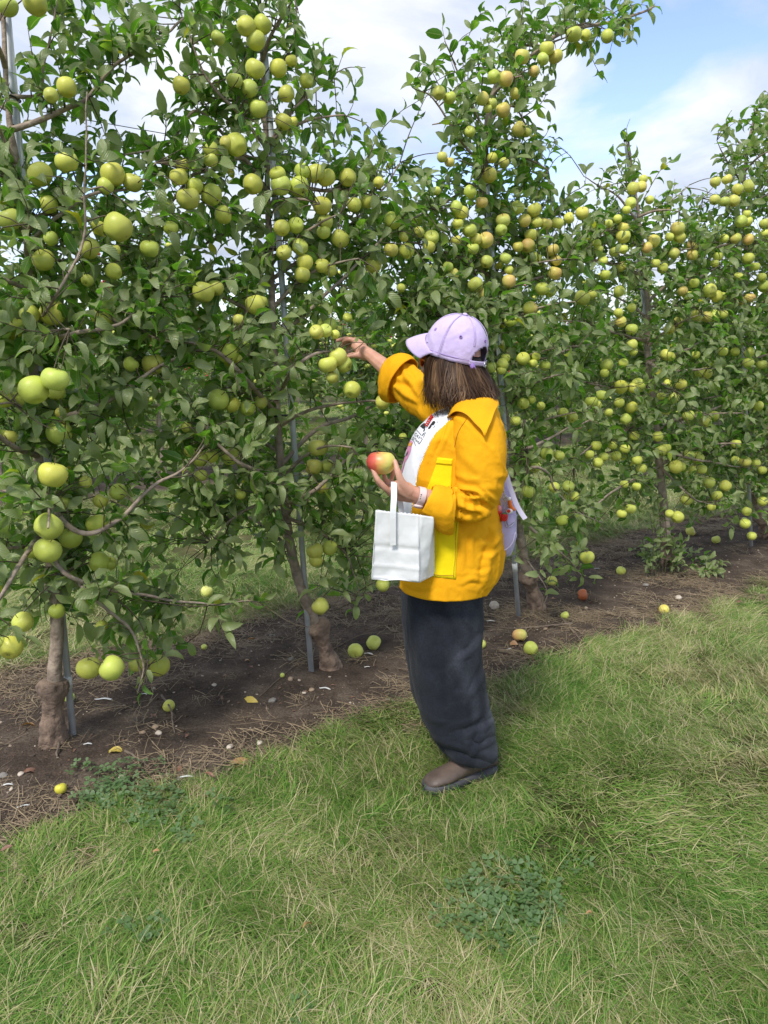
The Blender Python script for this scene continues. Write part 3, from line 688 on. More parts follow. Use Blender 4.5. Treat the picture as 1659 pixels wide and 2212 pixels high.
for j in sy_:
    for i in sx_:
        c = cell(i, j)
        if not c: continue
        x0, y0 = i * 60, j * 60; t0 = (-RN.dot(CAM - ROW0)) / RN.dot(ray(x0 + 30, y0 + 30))
        if t0 < 0: continue
        area = (60 * t0 / FOC) ** 2 / 0.75; out = i < 0 or i > 27 or j < 0
        n = area * (c / 8.0) ** 1.7 * (385 if not out else 140)
        n = int(n) + (random.random() < n - int(n))
        for _ in range(n):
            x, y = x0 + random.uniform(0, 60), y0 + random.uniform(0, 60)
            p0 = RP(x, y, 0); th = 0.42 if p0.z < 1.6 else 0.42 - 0.12 * (p0.z - 1.6)
            off = max(-1, min(1, random.gauss(-0.05, 0.55))) * max(th, 0.15); P = np.array(RP(x, y, off))
            if P[2] < 0.22: continue
            q, k, dist = kd.find(P)
            if dist > 0.62: continue
            ti = nodes[k][1]; q = np.array(q); v = P - q
            if dist < 0.10: v = np.array([random.gauss(0, 1), random.gauss(0, 1), random.uniform(0.2, 1.4)]); v *= 0.14 / np.linalg.norm(v); P = q + v; dist = 0.14
            mid = q + v * 0.5 + UP * (-0.10 * dist if random.random() < 0.35 else 0.12 * dist) + np.array([random.gauss(0, .08), random.gauss(0, .08), 0]) * dist
            line = catmull([q, mid, P], 6); grow(ti, line, random.randint(6, 9), bare=max(0.1, 1 - 0.20 / dist) if dist > 0.2 else 0.15)
NBULK = [len(v) for v in LV]
SHOOTS = [  # upright and hanging shoots drawn against the sky or the ground
 (1, [(729, 370), (720, 300), (690 + 45, 270), (761, 231), (768, 171)], -.1, 9), (1, [(775, 377), (800, 330), (822, 284), (864, 242), (925, 206)], -.1, 13), (1, [(640, 230), (680, 170), (700, 130), (697, 92)], -.1, 7),
 (1, [(864, 350), (880, 300), (905, 240), (935, 180)], 0.0, 9), (1, [(690, 190), (720, 170), (740, 120)], -.1, 5), (1, [(600, 60), (625, 10), (640, -20)], -.1, 6),
 (2, [(960, 210), (930, 150), (905, 135)], 0.0, 8), (2, [(985, 140), (965, 100), (955, 60)], 0.0, 7), (2, [(1010, 210), (1000, 120), (1030, 40), (1050, 25)], -.05, 10), (2, [(1040, 200), (1050, 110), (1080, 60)], .05, 9),
 (2, [(1100, 150), (1120, 80), (1130, 10), (1128, -20)], 0, 8), (2, [(1140, 128), (1150, 60), (1140, -10)], 0, 7), (2, [(1218, 64), (1225, 30), (1235, -10)], 0, 6), (2, [(1260, 58), (1270, 25), (1290, -5)], 0, 6), (2, [(1300, 50), (1330, 25), (1370, 10), (1400, 12)], 0, 9),
 (2, [(1318, 48), (1345, 60), (1362, 85)], 0, 6), (2, [(1255, 62), (1270, 100), (1285, 140), (1300, 165)], 0, 9), (2, [(1180, 90), (1160, 120), (1150, 160), (1145, 190)], -.05, 9), (2, [(1110, 350), (1150, 320), (1180, 290), (1190, 260)], -.05, 8),
 (2, [(1115, 430), (1145, 370), (1170, 335)], -.1, 8), (2, [(1190, 470), (1230, 420), (1262, 400), (1266, 360)], 0, 8), (2, [(1100, 270), (1150, 240), (1175, 215), (1180, 195)], -.05, 9), (2, [(1080, 160), (1130, 165), (1165, 215)], -.05, 8),
 (3, [(1364, 360), (1356, 325), (1352, 292)], 0, 9), (3, [(1370, 420), (1340, 370), (1325, 330)], 0, 8), (3, [(1390, 430), (1425, 370), (1450, 345)], 0, 9), (3, [(1410, 500), (1440, 430), (1452, 400)], 0, 8), (3, [(1290, 430), (1300, 390), (1308, 370)], .05, 8),
 (4, [(1600, 400), (1575, 330), (1565, 295)], 0, 10), (4, [(1628, 290), (1630, 240), (1648, 216)], 0, 9), (4, [(1580, 440), (1530, 420), (1505, 425)], 0, 8), (4, [(1640, 380), (1655, 320), (1660, 270)], 0, 9),
 (0, [(86, 205), (70, 120), (60, 60)], 0, 6), (0, [(120, 60), (130, 20), (135, -30)], 0, 7), (0, [(40, 220), (14, 180), (2, 120)], 0, 4), (0, [(192, 210), (215, 260), (230, 300)], -.1, 6),
 (0, [(300, 1295), (420, 1310), (520, 1300), (572, 1302)], -.32, 14), (0, [(220, 1270), (300, 1340), (320, 1420), (305, 1500)], -.38, 15), (0, [(400, 1010), (440, 950), (455, 890)], -.42, 8), (0, [(-20, 1320), (20, 1350), (60, 1380)], -.45, 10),
 (1, [(770, 1200), (790, 1270), (760, 1320)], -.1, 10), (1, [(640, 1180), (600, 1200), (560, 1215)], 0.0, 5), (1, [(500, 1120), (480, 1180), (500, 1215)], -.1, 10),
 (2, [(1180, 1180), (1150, 1210), (1120, 1200)], -.25, 6), (2, [(1230, 1210), (1250, 1240), (1290, 1250)], -.22, 7), (2, [(1170, 1320), (1180, 1270), (1200, 1220)], -.2, 9)]
for ti, pts, off, n in SHOOTS: grow(ti, catmull(pl(pts, off), 10), n, 0.12, 0.0032)

# ------------------------------------------------------------------ apples seen in the photograph: x, y, width in enlarged sheets
LA = "45,35,110 215,20,130 1495,160,110 1595,150,105 1555,245,110 1325,230,80 1550,420,115 1425,490,90 1515,540,100 1100,520,95 405,530,105 310,580,80 1570,660,105 1280,910,90 1375,870,75 1435,880,120 1280,970,80 245,1060,140 405,985,130 685,1060,130 805,1110,110 640,1130,90 1085,1075,100 1105,1000,80 1145,1205,125 1180,1130,95 1285,1185,120 1355,1305,100 1535,1120,115 60,1335,125 295,1240,100 715,1380,155 595,1380,80 545,1510,120 700,1520,60 1035,1385,88 910,1510,105 265,1580,125 310,1450,80 690,1650,90 530,1705,70 1235,1775,120 1310,1750,90 1550,1850,110 1590,1830,70 1450,1945,70 180,1910,110 320,1900,140 620,1930,115 100,1970,70"
LB = "1385,70,125 1470,25,85 1440,110,60 930,140,125 795,140,85 335,230,155 205,295,160 150,345,135 340,310,100 25,350,100 370,435,60 360,555,135 50,580,95 10,560,70 1325,355,120 1410,385,90 1505,405,90 1585,370,75 1130,520,60 320,810,160 720,915,100 610,970,80 520,855,70 380,980,80 1150,670,65 1215,715,90 1285,700,80 1400,700,100 1220,815,80 1460,930,60 295,1125,155 590,1110,120 430,1195,130 290,1270,150 600,1340,110 665,1350,80 190,1280,80 345,1640,90 140,1705,115 5,1830,60 65,1860,130 620,1730,70 540,1985,135 680,1985,145 830,1960,90 965,1970,115"
LC = "240,415,100 320,370,70 410,490,80 290,570,90 270,740,95 325,740,60 235,1060,90 255,1125,110 365,1135,112 465,1055,110 530,1080,108 385,1040,90 505,1250,112 660,1080,100 850,1110,65 780,1225,75 700,1245,80 260,1385,95 345,1370,85 370,1500,95 525,1350,90 515,1410,80 615,1450,105 275,1535,90 400,1595,95 385,1670,90 505,1615,85 555,1640,75 935,1340,95 925,1520,80 1020,1525,85 815,1610,95 1000,1440,60 1095,1410,60 1170,1445,85 1155,1500,70 1405,1165,75 1200,1160,50 1215,565,75 1280,595,75 1550,465,70 1620,480,85 1480,600,75 1535,630,65 1510,660,50 1605,670,80 1405,800,60 1235,955,60 1280,985,60 1520,1065,85 1540,960,60 1610,990,60 1320,1260,75 1350,1290,85 1475,1230,70 1605,1340,80 1330,1360,65 1400,1400,80 1440,1455,70 1500,1460,90 1595,1395,65 1420,1510,70 1320,1460,60 1505,1590,75 1620,1570,70 1270,1620,60 1305,1665,60 1437,1730,85 1640,1710,75 1480,1790,70 1640,1640,50 1640,1945,55 985,1750,50 535,1975,110 470,2010,95 600,2010,60 660,1930,55"
LD = "480,210,90 550,215,60 683,220,72 315,295,80 290,360,70 370,345,85 165,345,80 240,435,60 145,785,80 190,800,60 120,570,60 50,990,60 140,1260,80 240,1275,85 180,1340,70 255,1350,60 310,1360,70 380,1355,70 450,1325,60 530,1295,75 220,1430,72 200,1495,82 140,1500,60 240,1565,80 350,1520,75 370,1580,65 362,1660,78 285,1755,75 335,1770,70 530,1810,85 590,1790,60 215,1885,80 840,1145,70 890,1135,60 900,1090,50 825,1235,65 800,1275,50 940,1215,50 745,1330,50 690,1360,50 780,1435,80 780,1385,65 620,1480,50 630,1515,50 725,1530,60 780,1515,55 655,1585,55 770,1620,60 1110,1390,80 1120,1440,70 965,1465,70 925,1505,60 1060,1440,50 1200,1490,65 1200,1550,60 975,1600,55 1020,1630,60 1090,1540,60 755,1770,65 670,1670,60 1210,1720,60 1140,1770,60 1170,1795,55 1305,1765,75 1345,1800,65 1380,1800,50 1355,1560,55 1390,1450,55 1465,1450,60 1335,1600,50 1540,1455,65 1540,1570,65 1495,1345,65 1535,1345,55 1640,1360,65 1640,1420,55 1530,1300,50 1475,1150,65 1540,1130,70 1395,1225,60 1450,1220,70 1335,1215,60 1340,1105,60 1410,1090,60 1480,1680,50 1580,1620,55 1620,1685,55 1635,1740,65 1485,1830,60 1550,1810,60 750,1900,55 765,1955,62 830,1870,50 830,2000,70 1105,1960,65 1060,2000,60 1230,1915,75 1290,1925,65 1325,1920,75 1385,1910,55"
LE = "830,230,72 840,270,50 780,340,55 680,350,70 665,400,50 765,485,80 870,475,82 840,490,60 1130,470,65 1085,550,65 1010,540,50 1050,465,50 1040,290,65 1070,300,50 1280,400,72 1240,400,50 1385,270,55 1460,270,50 1545,275,60 1540,340,65 1620,350,60 1600,600,60 1220,290,50 650,535,62 585,575,72 620,595,55 755,580,60 830,610,70 795,680,65 690,640,50 170,310,75 235,335,65 300,350,70 250,300,50 170,580,75 225,560,55 280,600,50 125,690,60 415,640,60 470,670,65 315,890,75 390,900,65 240,970,70 200,1120,85 360,1095,60 445,1090,72 480,1150,60 735,905,60 660,910,55 625,945,60 715,840,50 575,895,50 615,840,60 790,860,60 845,780,60 865,930,60 890,980,60 1010,870,70 1040,855,55 990,785,60 1100,970,75 1130,970,55 1175,900,70 1230,915,75 1200,985,50 1255,985,60 1175,660,70 1240,655,50 1280,695,65 1330,660,60 1465,830,55 1520,940,62 1585,950,50 1460,930,50 1625,990,50 1300,1065,70 1400,1085,65 1350,1145,60 1165,1165,75 1315,1215,50 1530,1240,52 1625,1180,60 1520,1315,60 1560,1390,50 1110,1275,72 1060,1255,50 825,1225,62 770,1255,55 860,1090,50 785,1075,50 410,1295,70 560,1520,85"
LH = "290,560,250 430,455,230 515,560,210 345,740,150 620,910,230 1050,1080,200 130,110,180 250,90,170 390,140,120"          # round the picking hand
LP = "70,1020,120 40,1145,110 130,1140,80 235,1025,70 125,1140,75 55,1140,90 100,1280,85 620,950,50 490,720,100 1265,480,75 1285,440,60 1185,500,75 1260,520,60 1400,445,80 1465,475,55 1540,490,70 1320,200,80 1445,120,85 1400,735,75 1455,710,50 50,1690,105 145,1670,95 55,1750,80 490,1910,85 85,2048,105"
raw = []
for S, fx, fy, k in ((LH, 663.6, 700.5, 6.428), (LP, 663.6, 626.8, 3.0), (LA, 0, 0, 2.8127), (LB, 0, 737.4, 2.8127), (LC, 516.1, 0, 2.8127), (LD, 1069.2, 0, 2.8127), (LE, 1069.2, 663.6, 2.8127)):
    for w in S.split():
        x, y, d = map(float, w.split(',')); x, y, d = fx + x / k, fy + y / k, d / k
        if all(math.hypot(x - a, y - b_) > 0.42 * min(d, c) for a, b_, c, _ in raw): raw.append((x, y, d, S is LH))
raw.sort(key=lambda a: -a[2])
fruit = []
for q, (x, y, d, hand) in enumerate(raw):
    D = random.uniform(0.080, 0.089); t = D * FOC / d; dv = ray(x, y)
    off = RN.dot(CAM + dv * t - ROW0); lo, hi = -0.52, -0.16
    if x < 230 and y > 1200: lo = -0.55
    off2 = min(max(off, lo), hi)
    if hand: off2 = -0.40
    P = RP(x, y, off2); d *= random.uniform(1.03, 1.12); dep = (P - CAM).dot(Vector((0, CP, -SP))); fruit.append([P, d * dep / FOC, x, y, d, hand])
print('apples', len(fruit))
FR = np.array([[f[2], f[3], f[4] * 0.5, (f[0] - CAM).dot(Vector((0, CP, -SP)))] for f in fruit])

# open views: leaves are kept off the fruit, the posts and bare trunk that show in the photograph
VIEWS = [((14, 30), (40, 330), 14), ((140, 1340), (158, 1590), 20), ((120, 1330), (115, 1600), 36), ((570, 100), (585, 330), 12), ((590, 480), (602, 640), 12), ((604, 650), (615, 880), 11), ((588, 400), (594, 700), 12), ((640, 1190), (672, 1440), 12), ((614, 1105), (716, 1445), 30),
         ((1080, 790), (1119, 1316), 14), ((1122, 1160), (1160, 1310), 24), ((1372, 560), (1410, 860), 12), ((1396, 600), (1412, 850), 10), ((1425, 1000), (1446, 1130), 20), ((1620, 1050), (1645, 1120), 12),
         ((726, 738), (805, 772), 40), ((700, 408), (560, 408), 9), ((747, 597), (655, 690), 8), ((1140, 968), (1180, 948), 8), ((1150, 1010), (1195, 1050), 8), ((80, 262), (190, 215), 9), ((640, 760), (700, 766), 8)]
def keep_leaves(ti):
    L = LV[ti]; C = np.array([p + (d / (np.linalg.norm(d) + 1e-9)) * s * 0.65 for p, d, n_, s, t in L]); q = proj(C); SZ = np.array([l[3] for l in L]); k = np.ones(len(L), bool); u = rng.random(len(L))
    for x, y, r, dep in FR:
        h = (np.hypot(q[:, 0] - x, q[:, 1] - y) < r + 0.30 * SZ / q[:, 2] * FOC) & (q[:, 2] < dep + 0.03); k &= ~(h & (u < 0.90))
    for (x0, y0), (x1, y1), w in VIEWS:
        dx, dy = x1 - x0, y1 - y0; tt = np.clip(((q[:, 0] - x0) * dx + (q[:, 1] - y0) * dy) / (dx * dx + dy * dy), 0, 1)
        h = np.hypot(q[:, 0] - x0 - tt * dx, q[:, 1] - y0 - tt * dy) < w; k &= ~(h & (u < 0.85))
    for i in range(len(L)):
        if k[i] and -180 < q[i, 1] < 1500:
            dd = density(q[i, 0], q[i, 1])
            if dd < 3.0 and u[i] > dd / 3.0 and i < NBULK[ti]: k[i] = False
    k &= C[:, 2] > 0.10
    return k, q
for ti in range(5):
    base = RB[ti]; root = thing('apple_tree', DESC[ti] if len(DESC[ti].split()) < 17 else SHORT[ti], 'apple tree', tuple(base), 'apple trees of the front row')
    root['label'] = ('apple tree nearest the camera, laden with yellow-green fruit down to the ground', 'apple tree with a crooked swollen trunk that the woman is picking from', 'apple tree behind the woman with one branch arching to the right against the sky', 'apple tree with dark weeds growing round the foot of its straight trunk', 'apple tree farthest along the front row, cut off by the right edge')[ti]
    TREES.append(root)
    C = TRUNKC[ti]; zz_ = C[:, 2]; rad = TR[ti] * (1 - 0.86 * np.clip(np.arange(len(C)) / len(C), 0, 1) ** 0.8)
    cut = int(np.argmin(np.abs(zz_ - 0.23)))       # the swollen rootstock below the graft
    g = MB(); Lr = catmull(C[:cut + 2], 48); f = np.linspace(0, 1, 48)
    Lr[0, 2] -= 0.05
    rr = TR[ti] * (1.22 + 0.15 * np.sin(f * 9) + 0.32 * np.exp(-((f - 0.85) / 0.14) ** 2) + 0.35 * np.exp(-(f / 0.12) ** 2)); rr[-1] *= 0.7
    g.tube(Lr, rr, 40); V = np.vstack(g.V); ax = catmull(Lr, 200); 
    dirn = V - np.array([ax[np.argmin(np.linalg.norm(ax - v, axis=1))] for v in V]); dirn /= np.linalg.norm(dirn, axis=1)[:, None] + 1e-6
    V += dirn * (0.009 * fbm(V * [1, 1, .55], 45, 70 + ti, 3) + 0.005 * fbm(V, 12, 80 + ti, 2))[:, None]
    tr = MB(); tr.tube(C[cut:], rad[cut:], 12); VT = np.vstack(tr.V); VT += 0.0025 * fbm(VT, 22, 85 + ti, 3)[:, None]
    trunk = mk('trunk', VT, tr.F, M['bark'], root)
    mk('rootstock', V, g.F, M['root_bark'], trunk)
    for L, rr in limb_lines[ti]:
        b_ = MB(); b_.tube(L, rr, 7); b_.build('branch', M['bark'], root)
    k, q = keep_leaves(ti); L = [LV[ti][i] for i in np.where(k)[0]]; q = q[k]
    pos = np.array([l[0] for l in L]); d = np.array([l[1] for l in L]); nrm = np.array([l[2] for l in L]); size = np.array([l[3] for l in L]); tint = np.array([l[4] for l in L])
    inf = (q[:, 0] > -5) & (q[:, 0] < 1664) & (q[:, 1] > -5) & (q[:, 1] < 1700)
    D, Yv, Z = leaf_axes(d, nrm); vw = pos - np.array(CAM); vw /= np.linalg.norm(vw, axis=1)[:, None]
    score = size / q[:, 2] * (0.25 + np.abs((Z * vw).sum(1))) * np.where(row_off(pos) < -0.12, 1.0, 0.45) * inf
    big = np.argsort(-score)[:300]; rest = np.setdiff1d(np.arange(len(L)), big)
    for i in big:
        me_ = LEAF_ME[random.randrange(14) * 4 + min(3, int(tint[i] * 4))]; o = bpy.data.objects.new('leaf', me_); COL.objects.link(o); o.parent = root
        mt = Matrix(((D[i][0], Yv[i][0], Z[i][0]), (D[i][1], Yv[i][1], Z[i][1]), (D[i][2], Yv[i][2], Z[i][2]))).to_4x4()
        o.rotation_euler = mt.to_euler(); o.location = Vector(pos[i]) - base; s = size[i]; o.scale = (s, s, s)
    leaves_mesh('foliage', pos[rest], d[rest], nrm[rest], size[rest], tint[rest], LEAF, root, M['leaf'], 'stuff')
    tw = twigs[ti].build('twigs', M['twig'], root); tw['kind'] = 'stuff'
    print('tree', ti, len(L), 'leaves')

# ------------------------------------------------------------------ hang the fruit, each an apple of its own
ORD = lambda n: '%d%s' % (n, 'th' if 10 <= n % 100 <= 20 else {1: 'st', 2: 'nd', 3: 'rd'}.get(n % 10, 'th'))
small_fruit = fruit[300:]; fruit = fruit[:300]
per = {}
for f in fruit:
    P = np.array(f[0]); best = min(range(5), key=lambda t: np.min(np.linalg.norm((TRUNKC[t] - P)[:, :2], axis=1)) + (0.25 if t == 0 and f[2] > 330 else 0))
    a, b_, _o = POST[best]; xt = a[0] + (b_[0] - a[0]) * (f[3] - a[1]) / (b_[1] - a[1])
    per.setdefault((best, 'left' if f[2] < xt else 'right'), []).append(f)
stalks = [MB() for _ in range(5)]
for (ti, side), fl in per.items():
    fl.sort(key=lambda f: f[3])
    for k, (P, D, x, y, dpx, hand) in enumerate(fl):
        blush = 0.0
        if ti >= 2 and y < 720: blush = random.choice((0, 0, 0.2, 0.4, 0.6))
        elif random.random() < 0.12: blush = 0.15
        h = random.uniform(-1, 1); shade_ = random.uniform(0.82, 1.05)
        c = (0.63 + 0.06 * h, 0.68, 0.11 + 0.03 * random.random())
        c = tuple(v * shade_ * 0.92 for v in c)
        look = 'peach-blushed' if blush > 0.3 else 'yellow-green'
        lab = '%s apple, %s from top, %s of the post on the %s' % (look, ORD(k + 1), side, SHORT[ti])
        put_apple(P, D, (*c, blush), lab, 'apples hanging on the front row', (random.gauss(0, .45), random.gauss(0, .45), random.uniform(0, 6.28)), random.randrange(99), full=dpx > 20)
        q, kk, dist = kd.find(P); top = np.array(P) + np.array([0, 0, D * 0.42]); q = np.array(q)
        if dist < 0.6: stalks[ti].tube(catmull([q, (q + top) / 2 + UP * 0.05 * dist, top], 6), [0.0034, 0.003, 0.0027, 0.0024, 0.002, 0.0018], 4, False)
for ti in range(5):
    if stalks[ti].n: o = stalks[ti].build('spurs', M['twig'], TREES[ti]); o['kind'] = 'stuff'

if small_fruit:
    t = MB(); AV, AF = apple_mesh('a', 14, 10, 3, 1.0)
    for f in small_fruit:
        a_ = random.uniform(0, 6.28); e_ = Matrix.Rotation(random.gauss(0, .4), 3, 'X') @ Matrix.Rotation(a_, 3, 'Z'); t.add((AV * f[1]) @ np.array(e_).T + np.array(f[0]), AF)
    o = t.build('small_apples', M['apple']); o.color = (0.63, 0.67, 0.12, 0.0); tag(o, 'the smallest yellow-green apples among the leaves of the far front trees', 'apples', None, 'stuff')
# ------------------------------------------------------------------ posts, ties, wires
PLAB = ['grey steel post beside the tree nearest the camera, white tape near its foot', 'grey steel post standing beside the crooked trunk', 'grey steel post right behind the woman in yellow', 'grey steel post beside the trunk with weeds at its foot', 'grey steel post beside the farthest tree of the row']
for k, (a, b_, off) in enumerate(POST):
    A = np.array(RP(*a, off)); B = np.array(RP(*b_, off)); B = B + (B - A) * 0.03
    root = thing('support_post', PLAB[k], 'post', tuple(RB[k] * 0 + Vector((B[0], B[1], 0))), 'steel support posts of the row')
    t = MB(); t.tube([A, A + (B - A) * .5, B], 0.0135, 14); t.build('pole', M['steel'], root)
    t = MB(); n_ = (A - B) / np.linalg.norm(A - B); t.tube([A - n_ * 0.012, A + n_ * 0.003], 0.0152, 14); t.build('end_cap', M['black'], root)
    for f in ((0.10, 0.42, 0.66) if k == 0 else (0.30, 0.55, 0.68)):
        c = A + (B - A) * f; tp = TRUNKC[k][np.argmin(np.abs(TRUNKC[k][:, 2] - c[2]))]; mid = (c + tp) / 2; h = np.linalg.norm((c - tp)[:2]) / 2 + 0.024
        if h > 0.09: h = 0.018; mid = c
        u_ = (c - tp); u_[2] = 0; u_ = u_ / (np.linalg.norm(u_) + 1e-6); v_ = np.array([-u_[1], u_[0], 0]); ring = [mid + u_ * h * math.cos(s) + v_ * 0.021 * math.sin(s) for s in np.linspace(0, 6.283, 19)]
        t = MB(); t.tube(ring, 0.0035, 5, False); t.build('tie', M['black'], root)
    if k in (0, 2):
        f = 0.885 if k == 0 else 0.86
        c = A + (B - A) * f; t = MB(); t.tube([c - n_ * 0.025, c + n_ * 0.025], 0.0155, 12); t.build('tape_band', M['white_tag'], root)
for k, z in enumerate((2.36, 1.62)):
    p0 = ROW0 - rd * 2.5; p1 = ROW0 + rd * 9; t = MB(); t.tube([(p0.x + RN.x * .02, p0.y + RN.y * .02, z), ((p0.x + p1.x) / 2, (p0.y + p1.y) / 2, z - 0.02), (p1.x, p1.y, z)], 0.0016, 5)
    tag(t.build('trellis_wire', M['wire']), ('upper' if k == 0 else 'lower') + ' thin trellis wire running along the front row of trees', 'wire', 'trellis wires of the front row')

# ------------------------------------------------------------------ weeds under the fourth tree
w = thing('weed_clump', 'dark leafy weeds growing at the foot of the fourth tree', 'weed', tuple(GP(1440, 1215)))
LWn = len(LV[3]); tmp = MB()
keep_tw = twigs[3]; twigs[3] = tmp; LV[3] = []
for k in range(26):
    g0 = GP(1440 + random.uniform(-50, 120), 1222 + random.uniform(-14, 22)); tip = np.array(g0) + np.array([random.gauss(0, .07), random.gauss(0, .06), random.uniform(0.05, 0.26)])
    if g0.x > GP(1480, 1222).x: tip[2] = random.uniform(0.03, 0.09)
    grow(3, catmull([np.array(g0) - UP * .02, (np.array(g0) + tip) / 2 + np.array([random.gauss(0, .02), 0, .02]), tip], 6), 8, 0.2, 0.002, None, None)
for k in range(6):
    g0 = np.array(RP(1435 + random.uniform(-25, 20), 1190, -0.08)); g0[2] = 0; tip = g0 + np.array([random.gauss(-.05, .05), random.gauss(0, .03), random.uniform(0.3, 0.62)])
    grow(3, catmull([g0, (g0 + tip) / 2 + np.array([.02, 0, 0]), tip], 7), 9, 0.2, 0.0026, 0.085, 0.1)
L = LV[3]; pos = np.array([l[0] for l in L]); sizes = np.array([l[3] for l in L]) * 0.8
dd_ = np.array([l[1] for l in L]); nn_ = np.array([l[2] for l in L]); DD, YY, ZZ = leaf_axes(dd_, nn_)
for i in range(len(L)):
    o = bpy.data.objects.new('leaf', LEAF_ME[random.randrange(14) * 4 + random.choice((0, 0, 1))]); COL.objects.link(o); o.parent = w
    o.rotation_euler = Matrix(((DD[i][0], YY[i][0], ZZ[i][0]), (DD[i][1], YY[i][1], ZZ[i][1]), (DD[i][2], YY[i][2], ZZ[i][2]))).to_euler(); o.location = Vector(pos[i]) - w.location; o.scale = (sizes[i],) * 3
tmp.build('stems', M['twig'], w)['kind'] = 'stuff'

# ------------------------------------------------------------------ the rows behind
BK = []
for v in range(3):
    r = random.Random(40 + v); c = MB(); line = catmull([(0, 0, -0.05), (r.uniform(-.05, .05), r.uniform(-.05, .05), 0.8), (r.uniform(-.1, .1), 0, 1.8), (r.uniform(-.15, .15), 0, 3.1 + 0.2 * v)], 16)
    c.tube(line, np.linspace(0.04, 0.006, 16), 8); pos = []; d = []
    br = MB()
    for k in range(46):
        z = r.uniform(0.55, 3.0); p = line[np.argmin(np.abs(line[:, 2] - z))]; az = r.uniform(0, 6.28); ln = (0.95 - 0.2 * z) * r.uniform(0.6, 1.15); el = r.uniform(-0.1, 0.8); q = [p]
        dv = np.array([math.cos(az), math.sin(az) * 0.75, 0])
        for s in range(7): q.append(q[-1] + (dv * math.cos(el) + UP * math.sin(el)) * ln / 7); el -= r.uniform(0, 0.14)
        br.tube(q, np.linspace(0.009, 0.002, 8), 4, False)
        for s in range(84):
            f = r.uniform(0.15, 1.0) * 6.99; i = int(f); pp = q[i] + (q[i + 1] - q[i]) * (f - i) + np.array([r.gauss(0, .075), r.gauss(0, .075), r.gauss(0, .075)])
            pos.append(pp); d.append((r.gauss(0, 1), r.gauss(0, 1), r.gauss(-.1, .6)))
    for s in range(120):
        z = r.uniform(2.6, 3.35 + 0.2 * v); pp = line[-1] * (z / line[-1][2]); pp = np.array([pp[0] + r.gauss(0, .08), pp[1] + r.gauss(0, .08), z]); pos.append(pp); d.append((r.gauss(0, 1), r.gauss(0, 1), r.uniform(0, 1.2)))
    pos = np.array(pos); d = np.array(d); n_ = len(pos)
    nrm = np.array([(r.gauss(0, .5), r.gauss(-.2, .5), 1) for _ in range(n_)])
    crown = leaves_mesh('crown', pos, d, nrm, np.array([r.uniform(.075, .11) for _ in range(n_)]), np.array([min(1, max(0, r.gauss(.42, .2))) for _ in range(n_)]), LEAFLO, None, M['leaf'])
    trunk = c.build('trunk', M['bark']); bro = br.build('branches', M['bark'])
    ap = MB(); AV, AF = apple_mesh('a', 8, 6)
    for k in range(75):
        i = r.randrange(n_); sgn = 0.075 + r.uniform(0, .015); ap.add(AV * sgn + pos[i] + np.array([0, -0.04, -.03]), AF)
    fr = ap.build('fruit', None)
    fr.data.materials.clear()
    BK.append((trunk.data, bro.data, crown.data, fr.data))
    for o in (crown, trunk, bro, fr): bpy.data.objects.remove(o)
M['fruit_green'] = simple('far_apple_yellow', (0.62, 0.62, 0.12), 0.5, (0.50, 0.54, 0.09), 8)
M['fruit_red'] = simple('far_apple_red', (0.62, 0.09, 0.08), 0.45, (0.45, 0.06, 0.06), 8)
FRD = []
for v in range(3):
    two = []
    for mm in ('fruit_green', 'fruit_red'):
        me_ = BK[v][3].copy(); me_.materials.append(M[mm]); two.append(me_)
    FRD.append(two)
cnt = 0; BACK = []
for k in (1, 2, 3):
    for s in np.arange(-16, 26, 1.55):
        s2 = s + random.uniform(-.2, .2); p = ROW0 + rd * s2 + RN * (ROWGAP * k + random.uniform(-.1, .1)); q = proj(np.array(p))[0]
        if q[2] < 2 or not -160 < q[0] < 1820: continue
        v = random.randrange(3); red = (k == 2 and random.random() < 0.8) or (k == 1 and random.random() < 0.12) or (k == 3)
        what = 'red' if red else 'yellow'
        lab = {1: 'apple tree bearing %s fruit in the second row across the grass lane', 2: 'apple tree bearing %s fruit in the third row, far behind', 3: 'small distant apple tree with %s fruit in the last row'}[k] % what
        root = thing('apple_tree', lab, 'apple tree', tuple(p), 'apple trees of the rows behind'); ang = random.uniform(-.35, .35) + math.atan2(rd.y, rd.x) + random.choice((0, math.pi)); sc_ = random.uniform(0.88, 1.05)
        BACK.append((k, q[0], root, what)); root.rotation_euler = (0, 0, ang); root.scale = (sc_, sc_, sc_ * random.uniform(.85, 1.0)); cnt += 1
        for nm, me_ in (('trunk', BK[v][0]), ('branches', BK[v][1]), ('crown', BK[v][2]), ('fruit', FRD[v][1 if red else 0])):
            o = bpy.data.objects.new(nm, me_); COL.objects.link(o); o.parent = root
            if nm in ('fruit', 'branches'): o['kind'] = 'stuff'
for k, row in ((1, 'second row beyond the grass lane'), (2, 'third row far behind'), (3, 'last and farthest row')):
    for n_, (_, x, root, what) in enumerate(sorted([t for t in BACK if t[0] == k], key=lambda t: t[1])): root['label'] = 'apple tree, %s fruit, %s, %s from left' % (what, row, ORD(n_ + 1))
print('rows behind', cnt)
